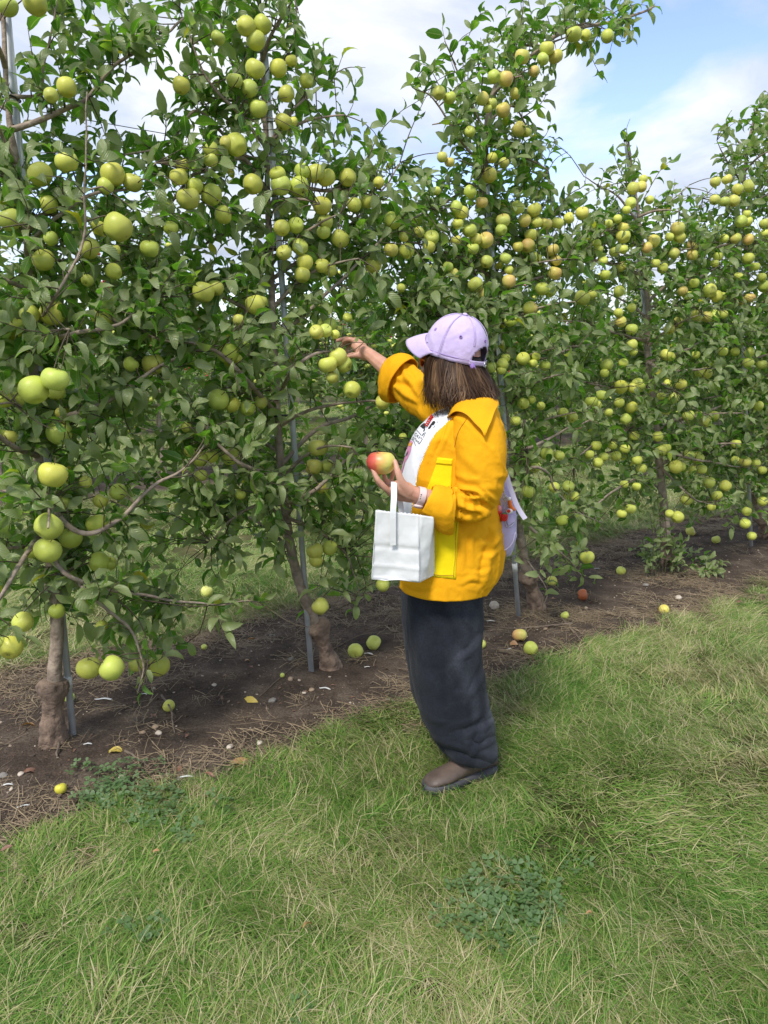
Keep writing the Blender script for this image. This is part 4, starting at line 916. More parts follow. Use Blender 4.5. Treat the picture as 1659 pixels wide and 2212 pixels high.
# a wood on the horizon
r = np.random.default_rng(5); pos = []; 
n_ = 8500; th = r.uniform(-1.3, 1.3, n_); dist = 85 + r.uniform(0, 10, n_); hgt = 3.0 + 2.2 * fbm(np.stack([th * 14, th * 0, th * 0], 1), 1, 3, 3)
pos = np.stack([np.sin(th) * dist, np.cos(th) * dist, r.uniform(0, 1, n_) * np.maximum(hgt, 1.2)], 1)
o = leaves_mesh('treeline', pos, r.normal(size=(n_, 3)), r.normal(size=(n_, 3)), np.full(n_, 1.6), np.clip(r.normal(.35, .2, n_), 0, .9), LEAFLO, None, M['leaf']); tag(o, 'dark far treeline along the horizon behind the orchard', 'treeline', None, 'stuff')
# ------------------------------------------------------------------ the woman
YM = 2.66
M['skin'] = None
m, ns, ls, b = material('skin'); b.inputs['Roughness'].default_value = 0.5; b.inputs['Subsurface Weight'].default_value = 0.12; b.inputs['Subsurface Radius'].default_value = (1, .35, .2); b.inputs['Subsurface Scale'].default_value = 0.006
ls.new(ramp(ns, ls, noise(ns, ls, 22, 4), [(0.3, (0.50, 0.25, 0.17)), (0.7, (0.62, 0.35, 0.25))]), b.inputs['Base Color']); M['skin'] = m
M['jacket'] = fabric('amber_twill', (0.80, 0.385, 0.006), (0.74, 0.345, 0.005), fold=40, fstr=0.16, sheen=0.0)
M['pocket'] = fabric('yellow_twill', (0.84, 0.66, 0.006), (0.76, 0.57, 0.005), fold=40, fstr=0.14, sheen=0.0)
M['thread'] = simple('amber_stitching', (0.46, 0.20, 0.01), 0.8)
M['denim'] = fabric('black_denim', (0.018, 0.021, 0.030), (0.010, 0.012, 0.018), fold=9, fstr=0.5, wear=(0.125, 0.135, 0.165), sheen=0.05)
M['denim_seam'] = simple('denim_seam', (0.016, 0.018, 0.026), 0.9)
M['shirt'] = fabric('white_jersey', (0.76, 0.77, 0.80), (0.66, 0.68, 0.72), fold=11, fstr=0.3)
M['cap'] = fabric('lavender_cotton', (0.60, 0.495, 0.76), (0.53, 0.43, 0.68), fold=24, fstr=0.35)
M['cap_dark'] = simple('purple_tab', (0.33, 0.20, 0.55), 0.7)
M['pack'] = fabric('lavender_nylon', (0.52, 0.45, 0.66), (0.44, 0.38, 0.58), fold=12, fstr=0.4)
M['pack_strap'] = simple('lavender_webbing', (0.66, 0.62, 0.78), 0.7)
M['boot'] = simple('brown_boot_leather', (0.115, 0.082, 0.062), 0.55, (0.06, 0.042, 0.033), 14, bstr=0.2, bscale=40)
M['sole'] = simple('rubber_sole', (0.06, 0.06, 0.065), 0.7)
M['watch'] = simple('pale_pink_watch', (0.78, 0.62, 0.60), 0.45)
M['silver'] = simple('silver', (0.75, 0.74, 0.72), 0.25, metal=1.0)
M['orange'] = simple('orange_plastic', (0.78, 0.17, 0.01), 0.3)
M['paper'] = simple('white_paper', (0.73, 0.74, 0.735), 0.75, (0.69, 0.705, 0.70), 6, bstr=0.25, bscale=18, bdist=0.01)
M['ink'] = simple('black_print', (0.02, 0.02, 0.022), 0.8)
M['pink'] = simple('pink_print', (0.72, 0.28, 0.46), 0.8); M['oprint'] = simple('orange_print', (0.82, 0.36, 0.05), 0.8); M['rprint'] = simple('red_print', (0.62, 0.10, 0.07), 0.8); M['dprint'] = simple('plum_print', (0.16, 0.08, 0.13), 0.8)
M['red'] = simple('red_charm', (0.72, 0.03, 0.02), 0.25); M['gloss_pink'] = simple('pink_charm', (0.85, 0.33, 0.30), 0.25); M['green'] = simple('green_charm', (0.05, 0.28, 0.05), 0.35); M['white'] = simple('white_enamel', (0.85, 0.84, 0.82), 0.25)
m, ns, ls, b = material('hair'); at = ns.new('ShaderNodeAttribute'); at.attribute_name = 'tint'
ls.new(ramp(ns, ls, at.outputs['Fac'], [(0.0, (0.018, 0.010, 0.006)), (0.5, (0.060, 0.033, 0.018)), (0.85, (0.16, 0.092, 0.046)), (1.0, (0.30, 0.19, 0.10))]), b.inputs['Base Color']); b.inputs['Roughness'].default_value = 0.5; b.inputs['Specular IOR Level'].default_value = 0.16; M['hair'] = m

woman = thing('person', 'woman in amber jacket, lavender cap and baggy black jeans picking an apple', 'person', tuple(Vector((0.32, 2.62, 0))))
def garment(name, G, mat, wrap=True, parent=woman, thick=0.0, closed=False, attrs=None):
    mm, nn = G.shape[:2]; F = grid_faces(mm, nn, wrap); V = G.reshape(-1, 3)
    if closed: F += [tuple(range(nn))[::-1], tuple((mm - 1) * nn + i for i in range(nn))]
    o = mk(name, V, F, mat, parent, True, None, attrs)
    if thick:
        s = o.modifiers.new('thickness', 'SOLIDIFY'); s.thickness = thick; s.offset = -1.0
    return o
def normals(G, wrap):
    if wrap: du = np.roll(G, -1, 1) - np.roll(G, 1, 1)
    else: du = np.gradient(G, axis=1)
    dv = np.gradient(G, axis=0); n = np.cross(du, dv); n /= np.linalg.norm(n, axis=2)[..., None] + 1e-9
    c = G.mean(axis=1, keepdims=True); s = np.sign(((G - c) * n).sum(axis=2).mean()) or 1
    return n * s
def wrinkle(G, wrap, amp, stretch, seed, f=1.0):
    """creases: ridged noise stretched along one direction"""
    N_ = normals(G, wrap); Q = G @ np.asarray(stretch, dtype=float).T
    a = 1 - np.abs(fbm(Q, f, seed, 2)) * 1.6; b_ = fbm(Q, f * 0.45, seed + 9, 2)
    return G + N_ * (amp * (0.7 * np.clip(a, -1, 1) ** 3 + 0.9 * b_))[..., None]
def loft(rings, Y, M_=60, N_=64, exp=2.3, a0=None):
    """rings: front x, y, back x, y, half width; picture points at distance Y"""
    F = np.array([PX(r[0], r[1], Y if len(r) < 6 else r[5]) for r in rings]); B = np.array([PX(r[2], r[3], Y if len(r) < 6 else r[5]) for r in rings]); w = np.array([r[4] for r in rings])
    F, B, w = catmull(F, M_), catmull(B, M_), catmull(w[:, None], M_)[:, 0]
    C = (F + B) / 2; A = (F - B) / 2
    if a0 is None: th = np.tile(np.linspace(0, 2 * math.pi, N_, endpoint=False), (M_, 1))
    else:
        o = catmull(np.asarray(a0, dtype=float)[:, None], M_)[:, 0]; th = o[:, None] + (2 * math.pi - 2 * o)[:, None] * np.linspace(0, 1, N_)[None]
    c, s = np.cos(th), np.sin(th); c, s = np.sign(c) * np.abs(c) ** (2 / exp), np.sign(s) * np.abs(s) ** (2 / exp)
    return C[:, None] + A[:, None] * c[..., None] + np.array([0, -1.0, 0]) * (s * w[:, None])[..., None]     # angle grows to the near side

def crease(G, wrap, lines):
    """sharp folds along lines followed in the photograph: (points, height, width)"""
    N_ = normals(G, wrap); V = G.reshape(-1, 3); q = proj(V); h = np.zeros(len(V)); c = proj(G.mean(axis=(0, 1)))[0]
    near = ((V - np.array(CAM)) * N_.reshape(-1, 3)).sum(1) < 0
    for pts, amp, w in lines:
        P = catmull(np.array(pts, dtype=float), 30); T = np.gradient(P, axis=0); T /= np.linalg.norm(T, axis=1)[:, None]
        dv = q[:, None, :2] - P[None]; dd = np.linalg.norm(dv, axis=2); k = dd.argmin(1); ar = np.arange(len(V)); e = dd[ar, k]
        sd = np.sign(T[k, 0] * dv[ar, k, 1] - T[k, 1] * dv[ar, k, 0]); u = sd * e / w; fade = np.sin(np.pi * np.clip((k + 2) / 33, 0.02, 0.98)) ** 0.6
        h += np.where(near, amp * fade * (np.exp(-(u) ** 2) - 0.8 * np.exp(-((u - 1.7) / 0.9) ** 2)), 0)
    return G + N_ * h.reshape(G.shape[:2])[..., None]
def C1(*p): return [(663.6 + x / 3, 626.8 + y / 3) for x, y in p]
def C2(*p): return [(774.2 + x / 3.5286, 1106 + y / 3.5286) for x, y in p]
# --- body: one continuous skin, grown from tapered limbs and fused
bd = MB()
def limb(pts, rad, k=10, n=None):
    pts = [np.array(p) for p in pts]; n = n or 5 * len(pts); bd.tube(catmull(pts, n), catmull(np.array(rad)[:, None], n)[:, 0], k); bd.ball(pts[0], rad[0], 10, 7); bd.ball(pts[-1], rad[-1], 10, 7)
HB = np.array(PX(980, 772, 2.675))                      # middle of the cap's rim
hf = Vector((-0.80, 0.60, 0)); tilt_ = R(15); hfw = np.array(hf * math.cos(tilt_) + Vector((0, 0, math.sin(tilt_)))); hl = np.array(Vector((0, 0, 1)).cross(hf)); hu = np.cross(hfw, hl)
hax = np.array([hfw, hl, hu])
def HP(f, l, u): return HB + hfw * f + hl * l + hu * u
bd.ball(HP(0, 0, 0.005), (0.095, 0.077, 0.105), 20, 14, hax); bd.ball(HP(0.030, 0, -0.075), (0.064, 0.058, 0.075), 16, 12, hax)      # skull, face
bd.ball(HP(0.060, 0, -0.128), (0.026, 0.030, 0.022), 10, 8, hax)                                                                  # chin
limb([HP(0.088, 0, -0.030), HP(0.100, 0, -0.055), HP(0.106, 0, -0.072)], [0.008, 0.011, 0.013]); bd.ball(HP(0.092, 0.011, -0.074), 0.008); bd.ball(HP(0.092, -0.011, -0.074), 0.008)   # nose
for s in (1, -1):
    bd.ball(HP(0.082, 0.032 * s, -0.012), (0.012, 0.022, 0.007), 8, 6, hax); bd.ball(HP(0.074, 0.034 * s, -0.062), (0.020, 0.020, 0.018), 8, 6, hax)   # brow, cheek
    bd.ball(HP(-0.010, 0.078 * s, -0.045), (0.018, 0.008, 0.028), 8, 6, hax)                                                        # ear
bd.ball(HP(0.086, 0, -0.098), (0.012, 0.022, 0.005), 8, 6, hax); bd.ball(HP(0.084, 0, -0.108), (0.012, 0.018, 0.006), 8, 6, hax)   # lips
NB = np.array(PX(1025, 890, 2.67)); limb([HP(-0.025, 0, -0.08), NB + [0.0, 0, .04], NB - [0, 0, .05]], [0.055, 0.054, 0.075])
for p, q, r0, r1 in (((1010, 930), (985, 1030), .09, .11), ((985, 1030), (975, 1180), .11, .12), ((975, 1180), (965, 1260), .12, .12)):
    for dy in (-0.06, 0.0, 0.06): limb([PX(*p, YM + dy), PX(*q, YM + dy)], [r0 * .85, r1 * .85])
SN, SF = np.array(PX(1028, 915, 2.51)), np.array(PX(985, 895, 2.83))
limb([SN, PX(1035, 1000, 2.465), PX(1030, 1082, 2.44)], [.052, .046, .040]); limb([PX(1030, 1082, 2.44), PX(980, 1088, 2.42), PX(905, 1071, 2.405)], [.040, .036, .0255])
limb([NB, SN], [.06, .05]); limb([NB, SF], [.06, .05])
EF = np.array(PX(893, 842, 3.03)); WF = np.array(PX(797, 765, 3.20)); limb([SF, EF], [.05, .040]); limb([EF, (EF + WF) / 2, WF], [.040, .036, .0255])
HEEL = GP(1062, 1668); TOE = GP(950, 1703); fdir = (TOE - HEEL).normalized()
FEET = ((HEEL, fdir), (Vector((0.395, 2.84, 0)), Vector((-0.45, -0.89, 0)).normalized()))
AN_ = {2.56: HEEL + fdir * .052 + Vector((0, 0, .16)), 2.77: FEET[1][0] + FEET[1][1] * .052 + Vector((0, 0, .16))}
for Yl, o in ((2.56, 0), (2.77, -6)):
    limb([PX(968 + o, 1270, Yl), PX(962 + o, 1400, Yl), PX(990 + o, 1520, Yl), AN_[Yl]], [.085, .072, .052, .030])
for h, fd_ in FEET:
    limb([h + fd_ * .052 + Vector((0, 0, .16)), h + fd_ * .07 + Vector((0, 0, .05)), h + fd_ * .20 + Vector((0, 0, .045))], [.027, .026, .017])
# near hand, palm up, holding an apple; far hand, picking
def finger(pts, r=(0.0088, 0.0082, 0.0075, 0.0062)): limb([PX(x, y, Y) for x, y, Y in pts], [q * 1.1 for q in r[:len(pts)]], 8)
limb([PX(905, 1071, 2.405), PX(882, 1063, 2.398), PX(862, 1052, 2.392)], [.0255, .026, .024]); limb([PX(890, 1072, 2.41), PX(862, 1068, 2.41), PX(845, 1062, 2.412)], [.022, .021, .017])
limb([PX(880, 1056, 2.40), PX(858, 1050, 2.43), PX(850, 1050, 2.44)], [.022, .020, .014])
finger([(846, 1066, 2.40), (830, 1052, 2.385), (815, 1034, 2.38), (804, 1011, 2.388)], (.0105, .0095, .0085, .0065))
finger([(852, 1064, 2.415), (834, 1056, 2.425), (817, 1042, 2.43), (808, 1024, 2.425)], (.0105, .0092, .0082, .0064))
finger([(850, 1058, 2.432), (838, 1046, 2.452), (831, 1032, 2.452), (829, 1016, 2.445)], (.010, .0088, .0078, .006))
finger([(852, 1052, 2.444), (845, 1042, 2.462), (848, 1026, 2.458), (849, 1012, 2.45)], (.0095, .008, .007, .0056))
limb([PX(884, 1062, 2.388), PX(868, 1042, 2.375), PX(859, 1018, 2.375), PX(853, 996, 2.388)], [.019, .0135, .0105, .0075])
AP1 = PX(823, 1000, 2.412)
limb([WF, PX(782, 757, 3.225), PX(770, 747, 3.245)], [.0255, .027, .024]); limb([WF, PX(786, 768, 3.22), PX(774, 760, 3.235)], [.022, .021, .016])
limb([PX(785, 750, 3.24), PX(768, 738, 3.26), PX(762, 736, 3.265)], [.018, .018, .013])
finger([(768, 738, 3.235), (756, 733, 3.235), (747, 735, 3.24), (741, 739, 3.248)], (.011, .0098, .0085, .0068))
finger([(764, 736, 3.262), (749, 732, 3.268), (738, 733, 3.272), (728, 736, 3.275)], (.0108, .0096, .0084, .0066))
finger([(766, 738, 3.28), (754, 737, 3.295), (744, 742, 3.30), (738, 750, 3.298)], (.0105, .0092, .0082, .0064))
finger([(770, 744, 3.292), (760, 744, 3.31), (752, 750, 3.312), (748, 758, 3.308)], (.0095, .0082, .0074, .0058))
limb([PX(784, 768, 3.215), PX(766, 767, 3.205), PX(750, 770, 3.20), PX(735, 780, 3.202)], [.017, .0125, .0105, .0075])
body = bd.build('body', M['skin'], woman)
md = body.modifiers.new('fuse', 'REMESH'); md.mode = 'VOXEL'; md.voxel_size = 0.0034; md.use_smooth_shade = True
md = body.modifiers.new('smooth', 'SMOOTH'); md.factor = 0.5; md.iterations = 4
dg = bpy.context.evaluated_depsgraph_get(); me_ = bpy.data.meshes.new_from_object(body.evaluated_get(dg)); body.modifiers.clear(); body.data = me_
if not me_.materials: me_.materials.append(M['skin'])
me_.polygons.foreach_set('use_smooth', np.ones(len(me_.polygons), dtype=bool))

# --- shirt
SH = [(988, 862, 1050, 852, .070), (966, 880, 1058, 872, .115), (936, 895, 1066, 895, .150), (907, 920, 1074, 925, .168), (889, 948, 1074, 955, .172), (876, 985, 1072, 990, .172), (867, 1030, 1068, 1040, .175), (865, 1090, 1066, 1100, .180), (865, 1150, 1068, 1160, .185), (867, 1225, 1056, 1235, .185)]
G = loft(SH, YM, 70, 72, 2.2); G = wrinkle(G, True, 0.006, np.diag([1.0, 1.0, 0.35]), 5, 14); shirt = garment('shirt', G, M['shirt'])
# --- jacket
JK = [(990, 866, 1058, 852, .088), (955, 886, 1068, 876, .150), (924, 901, 1080, 905, .186), (892, 935, 1088, 940, .200), (874, 985, 1088, 985, .204), (863, 1035, 1082, 1040, .204), (861, 1090, 1080, 1100, .208), (859, 1140, 1084, 1155, .222), (859, 1200, 1078, 1215, .234), (859, 1252, 1055, 1254, .240)]
OP = [R(x) for x in (70, 66, 60, 56, 50, 46, 41, 36, 28, 20)]
G = loft(JK, YM, 150, 190, 2.35, OP)
G = wrinkle(G, False, 0.010, np.diag([1.0, 1.0, 0.5]), 12, 7.5); G = wrinkle(G, False, 0.003, np.diag([1.0, 1.0, 0.8]), 32, 22)
G = crease(G, False, [(C1((1195, 1450), (1215, 1600), (1170, 1760), (1150, 1900)), .009, 7), (C1((1250, 1590), (1190, 1640), (1120, 1640)), .007, 6), (C1((1240, 1680), (1180, 1720), (1130, 1720)), .006, 5), (C1((980, 1560), (1010, 1680), (990, 1820)), .005, 8), (C1((1090, 1560), (1060, 1650), (1070, 1780)), .005, 6), (C1((860, 900), (820, 1000), (780, 1100), (740, 1250)), .006, 8), (C1((930, 870), (900, 960), (860, 1060)), .007, 5), (C1((760, 1000), (740, 1120), (730, 1260)), .005, 7), (C1((640, 1900), (720, 1930), (800, 1925)), .005, 5), (C1((1000, 1900), (1060, 1870), (1130, 1880)), .005, 5), (C1((1180, 1800), (1130, 1840), (1090, 1830)), .005, 4)])
jacket = garment('jacket', G, M['jacket'], wrap=False, thick=0.0035); JG = G
ev = bpy.context.evaluated_depsgraph_get()
def bvh_of(*obs):
    V = []; F = []
    for o in obs:
        n = len(V); w = origin(o); V += [v.co + w for v in o.data.vertices]; F += [[i + n for i in p.vertices] for p in o.data.polygons]
    return BVHTree.FromPolygons(V, F)
def drape(bv, x, y, lift=0.002):
    d = ray(x, y).normalized(); h = bv.ray_cast(CAM, d)
    if h[0] is None: return None
    n = h[1] if h[1].dot(d) < 0 else -h[1]
    return np.array(h[0] + n * lift)
def patch(name, bv, quad, mat, parent, nx=14, ny=18, lift=0.003, thick=0.0025):
    """a piece of cloth sewn on: quad = four picture corners, clockwise from top left"""
    q = np.array(quad, dtype=float); G = np.zeros((ny, nx, 3))
    for j in range(ny):
        for i in range(nx):
            s, t = i / (nx - 1), j / (ny - 1); p = (q[0] * (1 - s) + q[1] * s) * (1 - t) + (q[3] * (1 - s) + q[2] * s) * t
            r = drape(bv, p[0], p[1], lift); G[j, i] = r if r is not None else (G[j, i - 1] if i else (G[j - 1, i] if j else G[0, 0]))
    for _ in range(2): G[1:-1, 1:-1] = (G[1:-1, 1:-1] * 2 + G[:-2, 1:-1] + G[2:, 1:-1] + G[1:-1, :-2] + G[1:-1, 2:]) / 6
    return garment(name, G, mat, False, parent, thick)
def seam(name, bv, pts, mat, parent, r=0.0018, n=40, lift=0.001):
    P = [drape(bv, x, y, lift) for x, y in catmull(np.array(pts, dtype=float), n)]; P = [p for p in P if p is not None]
    if len(P) < 3: return None
    t = MB(); t.tube(P, r, 5); return t.build(name, mat, parent)

# --- sleeves
def sleeve(pts, rads, n=60, k=48, seed=0, rb=None):
    P = catmull(np.array([tuple(p) for p in pts]), n); r = catmull(np.array(rads)[:, None], n)[:, 0]; T, A, B = frames(P, (0, -1, 0.2)); th = np.linspace(0, 2 * math.pi, k, endpoint=False)
    G = P[:, None] + (A[:, None] * np.cos(th)[None, :, None] + B[:, None] * np.sin(th)[None, :, None]) * r[:, None, None]
    return G
Gs = sleeve([PX(1012, 893, 2.60), PX(1028, 925, 2.50), PX(1038, 980, 2.455), PX(1036, 1040, 2.44), PX(1020, 1083, 2.43), PX(985, 1090, 2.415), PX(950, 1084, 2.405), PX(928, 1079, 2.40)], [.060, .080, .078, .075, .068, .056, .049, .045], 130, 90)
N_ = normals(Gs, True); s_ = np.linspace(0, 1, 130)[:, None]
Gs += N_ * (0.003 * np.exp(-((s_ - 0.62) / 0.16) ** 2) * np.sin(s_ * 92 + 2.2 * np.sin(np.linspace(0, 6.28, 90))[None]))[..., None]
Gs = wrinkle(Gs, True, 0.010, np.array([[1, 0, 0.5], [0, .5, 0], [0.6, 0, 1.3]]), 51, 9); Gs = wrinkle(Gs, True, 0.003, np.eye(3), 57, 24)
Gs = crease(Gs, True, [(C1((950, 1285), (1030, 1290), (1110, 1310), (1205, 1400)), .010, 5), (C1((1060, 1345), (1120, 1350), (1180, 1390)), .008, 4), (C1((1210, 1410), (1120, 1430), (1030, 1410), (970, 1370)), .010, 6), (C1((1195, 1440), (1080, 1475), (960, 1460), (880, 1400)), .009, 6), (C1((1130, 1270), (1170, 1320), (1215, 1370)), .008, 4),
  (C1((965, 1190), (1030, 1225), (1130, 1235)), .004, 8), (C1((985, 1020), (1060, 1110), (1120, 1200)), .003, 10), (C1((900, 1290), (880, 1350), (905, 1420)), .006, 5), (C1((1020, 1500), (1100, 1490), (1180, 1450)), .006, 5)])
slv = garment('sleeve', Gs, M['jacket'], True, jacket, 0.003)
Gc = sleeve([PX(975, 1096, 2.408), PX(960, 1094, 2.405), PX(942, 1086, 2.40), PX(928, 1080, 2.398), PX(922, 1077, 2.398)], [.058, .062, .058, .052, .046], 24, 48)
th = np.linspace(0, 2 * math.pi, 48, endpoint=False)
low = np.clip(-(Gc[:, :, 2] - Gc[:, :, 2].mean(axis=1, keepdims=True)) / 0.06, 0, 1); Gc[:, :, 2] -= 0.030 * (low ** 2) * np.linspace(1, 0.15, 24)[:, None] ** 1.2; Gc[:, :, 0] += 0.012 * low ** 2
Gc = wrinkle(Gc, True, 0.006, np.eye(3), 61, 16); garment('cuff', Gc, M['jacket'], True, jacket, 0.004)
Gf = sleeve([PX(985, 880, 2.80), PX(945, 872, 2.86), PX(905, 850, 2.98), PX(880, 832, 3.06), PX(858, 812, 3.10), PX(842, 803, 3.12)], [.078, .080, .073, .068, .060, .050], 100, 70)
Gf = crease(Gf, True, [(C1((560, 560), (640, 580), (720, 600)), .010, 7), (C1((620, 490), (650, 560), (700, 640), (750, 700)), .010, 7), (C1((660, 480), (700, 540), (730, 600)), .008, 6), (C1((570, 620), (640, 680), (720, 720)), .008, 6)]); Gf = wrinkle(Gf, True, 0.009, np.array([[1, 0, .4], [0, .8, 0], [.4, 0, 1]]), 71, 9); Gf = wrinkle(Gf, True, 0.004, np.eye(3), 73, 24); fslv = garment('sleeve', Gf, M['jacket'], True, jacket, 0.003)
Gc = sleeve([PX(872, 818, 3.075), PX(860, 810, 3.09), PX(848, 802, 3.105), PX(838, 796, 3.115)], [.083, .088, .076, .056], 24, 44)
low = np.clip(-(Gc[:, :, 2] - Gc[:, :, 2].mean(axis=1, keepdims=True)) / 0.07, 0, 1); Gc[:, :, 2] -= 0.022 * low ** 2; Gc[:, :, 0] -= 0.010 * low ** 2
Gc = wrinkle(Gc, True, 0.007, np.eye(3), 81, 15); garment('cuff', Gc, M['jacket'], True, jacket, 0.004)
BJ = bvh_of(jacket); BJS = bvh_of(jacket, slv); BS = bvh_of(shirt)
# --- pockets, stitching, zip
pk = patch('chest_pocket', BJ, [(948, 988), (979, 991), (974, 1064), (921, 1064)], M['pocket'], jacket)
patch('pocket_hem', BJ, [(947, 989), (978, 992), (977, 1004), (942, 1001)], M['pocket'], pk, 10, 5, 0.0055)
pk2 = patch('hip_pocket', BJ, [(920, 1118), (991, 1122), (984, 1251), (914, 1243)], M['pocket'], jacket, 16, 22)
seam('stitching', BJ, [(921, 1236), (950, 1242), (980, 1243)], M['thread'], pk2, 0.0009, 30, 0.0062); seam('stitching', BJ, [(987, 1128), (983, 1190), (979, 1247)], M['thread'], pk2, 0.0009, 30, 0.0062)
seam('seam', BJ, [(1034, 1120), (1036, 1180), (1034, 1240), (1030, 1285)], M['thread'], jacket); seam('seam', BJ, [(880, 1254), (920, 1266), (980, 1274), (1020, 1272), (1046, 1262)], M['thread'], jacket, 0.001)
seam('seam', BJ, [(968, 912), (960, 950), (951, 985)], M['thread'], jacket, 0.001); seam('seam', BJS, [(1008, 905), (990, 935), (982, 970), (978, 1010)], M['thread'], jacket, 0.0011)
zp = MB(); E = JG[10:143, 0]; zp.tube(E[::2] + np.array([-0.001, -0.002, 0]), 0.0024, 6); zt = zp.build('zip_tape', M['white'], jacket)
zz2 = MB()
for i in range(10, 142):
    for q in (0.0,): c_ = JG[i, 0] * (1 - q) + JG[i + 1, 0] * q; zz2.box(c_ + np.array([-0.0022, -0.003, 0]), (0.0024, 0.0012, 0.0012))
zz2.build('zip_teeth', M['silver'], zt)
# --- collar: a wide flat collar with a long point over the near shoulder
inn = catmull(np.array([tuple(PX(*p)) for p in ((968, 898, 2.535), (982, 876, 2.55), (1006, 856, 2.575), (1034, 850, 2.61), (1052, 846, 2.68), (1042, 848, 2.76), (1010, 858, 2.80), (985, 872, 2.80), (962, 884, 2.79))]), 60)
outp = catmull(np.array([tuple(PX(*p)) for p in ((970, 904, 2.50), (990, 898, 2.455), (1008, 902, 2.425), (1026, 922, 2.395), (1045, 953, 2.375))]), 30)
outp2 = catmull(np.array([tuple(PX(*p)) for p in ((1045, 953, 2.375), (1060, 918, 2.43), (1072, 900, 2.55), (1080, 902, 2.68), (1072, 902, 2.86), (1030, 900, 2.92), (985, 905, 2.92), (958, 892, 2.82))]), 30)
out_ = np.vstack([outp, outp2]); half = inn[30:]; out_ = outp2[15:]; half = catmull(inn[26:], 30); out_ = catmull(outp2[8:], 30); G = np.zeros((12, 30, 3))
for k in range(12):
    t = k / 11; G[k] = half * (1 - t) + out_ * t; G[k][:, 2] += 0.024 * math.sin(math.pi * t ** 0.75)
col_ = garment('collar', G, M['jacket'], False, jacket, -0.004)
top_ = catmull(np.array([(967, 897), (980, 878), (1004, 861), (1036, 850), (1062, 840)], dtype=float), 44); top3 = catmull(inn[:31], 44)
bot_ = np.vstack([catmull(np.array([(969, 906), (988, 899), (1004, 901), (1025, 921), (1045, 953)], dtype=float), 28), catmull(np.array([(1045, 953), (1058, 915), (1068, 884), (1074, 862)], dtype=float), 17)[1:]])
NR = 22; G = np.full((NR, 44, 3), np.nan)
for i in range(44):
    for k in range(NR):
        t = k / (NR - 1); x, y = top_[i] * (1 - t) + bot_[i] * t; r = drape(BJS, x, y, 0.007 + 0.007 * t) if t > 0.35 else None
        if t == 0: r = top3[i]
        if r is not None: G[k, i] = r
for i in range(44):
    ok = np.where(~np.isnan(G[:, i, 0]))[0]
    for ax_ in range(3): G[:, i, ax_] = np.interp(np.arange(NR), ok, G[ok, i, ax_])
for _ in range(14):
    S = G.copy(); S[1:-1, 1:-1] = (G[:-2, 1:-1] + G[2:, 1:-1] + G[1:-1, :-2] + G[1:-1, 2:]) / 4; S[-1, 1:-1] = (G[-1, 1:-1] * 2 + G[-1, :-2] + G[-1, 2:]) / 4 if _ < 2 else G[-1, 1:-1]; S[1:-1, 0] = (G[:-2, 0] + G[2:, 0]) / 2; S[1:-1, -1] = (G[:-2, -1] + G[2:, -1]) / 2; G = S
G += normals(G, False) * 0.0 + np.array([0, -0.006, 0.004]) * np.linspace(0, 1, NR)[:, None, None]
nc = garment('collar', G, M['jacket'], False, jacket, 0.004)
for k_ in (NR - 2, NR - 3):
    t_ = MB(); t_.tube(G[k_, 1:-1] * .6 + G[k_ + 1, 1:-1] * .4 + np.array([0.0005, -0.0022, 0.0012]), 0.0009, 5); t_.build('stitching', M['thread'], nc)

# --- shirt print and necklace
def blob(name, bv, pts, mat, parent, lift=0.0016):
    V = []
    P = catmull(np.array(pts + pts[:1], dtype=float), max(14, 3 * len(pts)))[:-1]; c = P.mean(axis=0); rows = []
    for f in (1.0, 0.5):
        rows.append([drape(bv, *(c + (p - c) * f), lift) for p in P])
    V = rows[0] + rows[1] + [drape(bv, *c, lift)]; V = [v if v is not None else V[-1] for v in V]; n = len(P)
    if any(v is None for v in V): return None
    F = [(i, (i + 1) % n, n + (i + 1) % n, n + i) for i in range(n)] + [(n + i, n + (i + 1) % n, 2 * n) for i in range(n)]
    return mk(name, V, F, mat, parent, False)
def U6(x, y): return (848 + x / 8.333, 848 + y / 8.333)
def U3(x, y): return (774.2 + x / 6.428, 943.8 + y / 6.428)
for pts in ([(500, 610), (545, 570), (580, 555), (600, 590), (590, 640), (560, 655), (520, 630)], [(640, 480), (690, 425), (725, 420), (700, 470), (660, 500)], [(700, 345), (750, 310), (755, 330), (715, 385)],
            [(640, 650), (700, 560), (740, 515), (775, 535), (740, 590), (715, 585), (700, 620), (665, 660)], [(530, 780), (560, 735), (565, 745), (540, 780)], [(555, 700), (575, 655), (590, 660), (570, 705)]):
    blob('print', BS, [U6(*p) for p in pts], M['ink'], shirt)
for pts in ([(410, 655), (460, 700), (520, 770)], [(330, 825), (380, 870), (400, 905), (415, 960)], [(600, 720), (575, 770), (560, 810)], [(580, 720), (555, 760)], [(540, 840), (510, 890), (480, 930)], [(520, 810), (540, 850)], [(740, 640), (770, 590)], [(800, 545), (820, 525)]):
    seam('print', BS, [U6(*p) for p in pts], M['ink'], shirt, 0.0009, 12)
LET = [[(390, 720), (396, 728)], [(440, 738), (410, 742), (405, 775), (425, 785), (432, 765)], [(455, 760), (440, 800)], [(475, 775), (450, 785), (462, 815)], [(470, 830), (495, 795), (500, 835)], [(380, 795), (365, 830), (390, 845)], [(378, 815), (398, 822)], [(405, 815), (415, 835), (408, 860)], [(428, 825), (415, 836)], [(420, 880), (435, 850), (440, 890), (455, 865)], [(455, 905), (468, 880), (480, 900), (462, 925)]]
for pts in LET: seam('lettering', BS, [U6(*p) for p in pts], M['ink'], shirt, 0.0008, 10)
